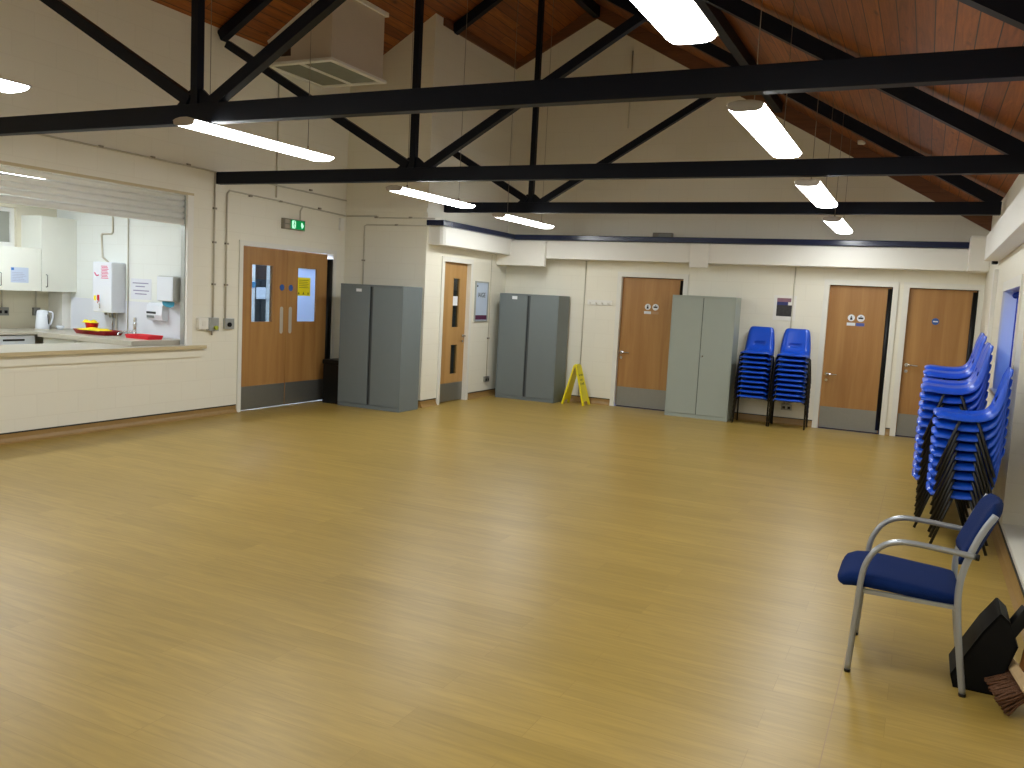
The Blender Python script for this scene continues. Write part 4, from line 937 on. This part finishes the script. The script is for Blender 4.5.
# soap dispenser, towel dispenser
sd = thing('soap_dispenser', 'white soap dispenser with dark windows on the kitchen splashback', 'soap dispenser', (-8.29, KY - .06, 1.12))
MB().prism([(KY - .008, 1.13), (KY - .085, 1.14), (KY - .105, 1.20), (KY - .095, 1.31), (KY - .06, 1.345), (KY - .008, 1.35)], 0, -8.38, -8.12).build('casing', M['appliance'], sd)
MB().box(-8.37, -8.22, KY - .109, KY - .100, 1.215, 1.24).build('level_window', M['ink_black'], sd); MB().box(-8.37, -8.25, KY - .104, KY - .090, 1.165, 1.195).build('push_bar', M['cabinet_dark'], sd)
td = thing('towel_dispenser', 'white paper towel dispenser with blue towel hanging out by the hatch jamb', 'towel dispenser', (-8.0, KY - .08, 1.37))
MB().box(-8.14, -7.875, KY - .16, KY - .001, 1.37, 1.67, bev=.02).build('casing', M['alu'], td); MB().box(-8.135, -7.88, KY - .166, KY - .158, 1.38, 1.66, bev=.003).build('front_cover', M['appliance'], td)
MB().prism([(-8.10, 1.372), (-7.90, 1.372), (-7.91, 1.32), (-7.97, 1.30), (-8.04, 1.31), (-8.09, 1.335)], 1, KY - .12, KY - .115).build('paper_towel', M['towel_blue'], td)
# tap, red rack, pot, tray
tp = thing('sink_tap', 'chrome tap standing on the return worktop', 'tap', (-8.530, KY - .16, .930))
MB().lathe([(.045, 0), (.04, .015), (.022, .03), (.018, .09), (.025, .14), (.02, .17)], (-8.510, KY - .15, .930), 18).build('body', M['chrome'], tp); MB().tube(smooth_pts([(-8.510, KY - .15, .985), (-8.570, KY - .24, .985), (-8.610, KY - .30, .965), (-8.610, KY - .31, .94)], 4), .012, 10).build('spout', M['chrome'], tp); MB().box(-8.525, -8.495, KY - .165, KY - .135, 1.105, 1.155, bev=.006).build('lever', M['chrome'], tp)
def tub(name, label, cat, c, lx, ly, h, m, flare=.03):
    m_ = MB(); x, y, z = c
    def ring(sx, sy, zz): return [(x + sx * a, y + sy * b, zz) for a, b in ((-1, -1), (1, -1), (1, 1), (-1, 1))]
    rs = [ring(lx / 2 - flare, ly / 2 - flare, z), ring(lx / 2, ly / 2, z + h), ring(lx / 2 - .008, ly / 2 - .008, z + h), ring(lx / 2 - flare - .006, ly / 2 - flare - .006, z + .008)]
    R_ = [[m_.b.verts.new(p) for p in q] for q in rs]
    for i in range(3):
        for k in range(4): m_.b.faces.new([R_[i][k], R_[i][(k + 1) % 4], R_[i + 1][(k + 1) % 4], R_[i + 1][k]])
    m_.b.faces.new(list(reversed(R_[0]))); m_.b.faces.new(R_[3]); o = m_.build(name, m); return tag(o, label, cat)
tub('washing_up_bowl', 'dark red low plastic tray on the return worktop below the water heater', 'tray', (-8.93, 7.02, .930), .56, .28, .055, M['dark_red'])
tub('serving_tray', 'bright red plastic tray in front of the chrome tap', 'tray', (-8.16, 7.02, .930), .38, .22, .045, M['bright_red'], .012)
p = MB().lathe([(.055, 0), (.075, .11), (.080, .12), (.072, .12), (.050, .01)], (-9.40, 7.11, .961), 20).build('red_pot', M['red']); tag(p, 'red plastic pot with a yellow cloth in it, below the water heater', 'pot'); p.location.z = .940; p.location.x += .26; p.location.y -= .02
def cloth(label, c, lx, ly, seed, droop, h0):
    random.seed(seed); b = MB(); n = 12; g = []
    for i in range(n + 1):
        row = []
        for j in range(n + 1):
            u, v = i / n - .5, j / n - .5
            z = h0 + .014 * sin(9 * u + seed) * cos(7 * v) + .006 * random.random() - droop * max(0, (u * u + v * v) * 4 - .5) 
            row.append(b.b.verts.new((c[0] + u * lx + .015 * sin(8 * v), c[1] + v * ly + .015 * sin(9 * u), c[2] + max(z, .002))))
        g.append(row)
    for i in range(n):
        for j in range(n): f = b.b.faces.new([g[i][j], g[i + 1][j], g[i + 1][j + 1], g[i][j + 1]]); f.smooth = True
    r_ = bmesh.ops.extrude_face_region(b.b, geom=list(b.b.faces)); bmesh.ops.translate(b.b, vec=(0, 0, .004), verts=[e for e in r_['geom'] if isinstance(e, bmesh.types.BMVert)])
    o = b.build('cleaning_cloth', M['yellow_cloth']); return tag(o, label, 'cloth')
cloth('yellow cloth draped across the dark red tray', (-8.92, 6.96, .98), .40, .22, 2, .03, .012)
cloth('yellow cloth bunched in the red pot', (-9.16, 7.08, 1.055), .20, .13, 5, .06, .016)

# ------------------------------------------------------------------ world: dusk sky beyond the windows
W = bpy.data.worlds.new('dusk'); S.world = W; W.use_nodes = True; t = W.node_tree
t.nodes['Background'].inputs['Color'].default_value = lin((60, 130, 240)); t.nodes['Background'].inputs['Strength'].default_value = .8

# ------------------------------------------------------------------ camera
cam = bpy.data.cameras.new('camera'); co = bpy.data.objects.new('camera', cam); COL.objects.link(co)
yaw, pit, rol = -0.448428070, -0.102650286, 0.0521592393
cyw, syw = cos(yaw), sin(yaw)
fw = Vector((syw * cos(pit), cyw * cos(pit), sin(pit))); rt = Vector((cyw, -syw, 0)); up = rt.cross(fw)
r2 = rt * cos(rol) + up * sin(rol); u2 = -rt * sin(rol) + up * cos(rol)
m4 = Matrix((( r2.x, u2.x, -fw.x, 0), (r2.y, u2.y, -fw.y, 0), (r2.z, u2.z, -fw.z, 1.64), (0, 0, 0, 1)))
co.matrix_world = m4
cam.sensor_width = 36; cam.lens = 848.2165 / 1024 * 36; cam.clip_start = .05; cam.clip_end = 200
S.camera = co
S.view_settings.view_transform = 'Standard'; S.view_settings.look = 'None'; S.view_settings.gamma = 1.0; S.view_settings.use_curve_mapping = False
S.view_settings.exposure = 1.66
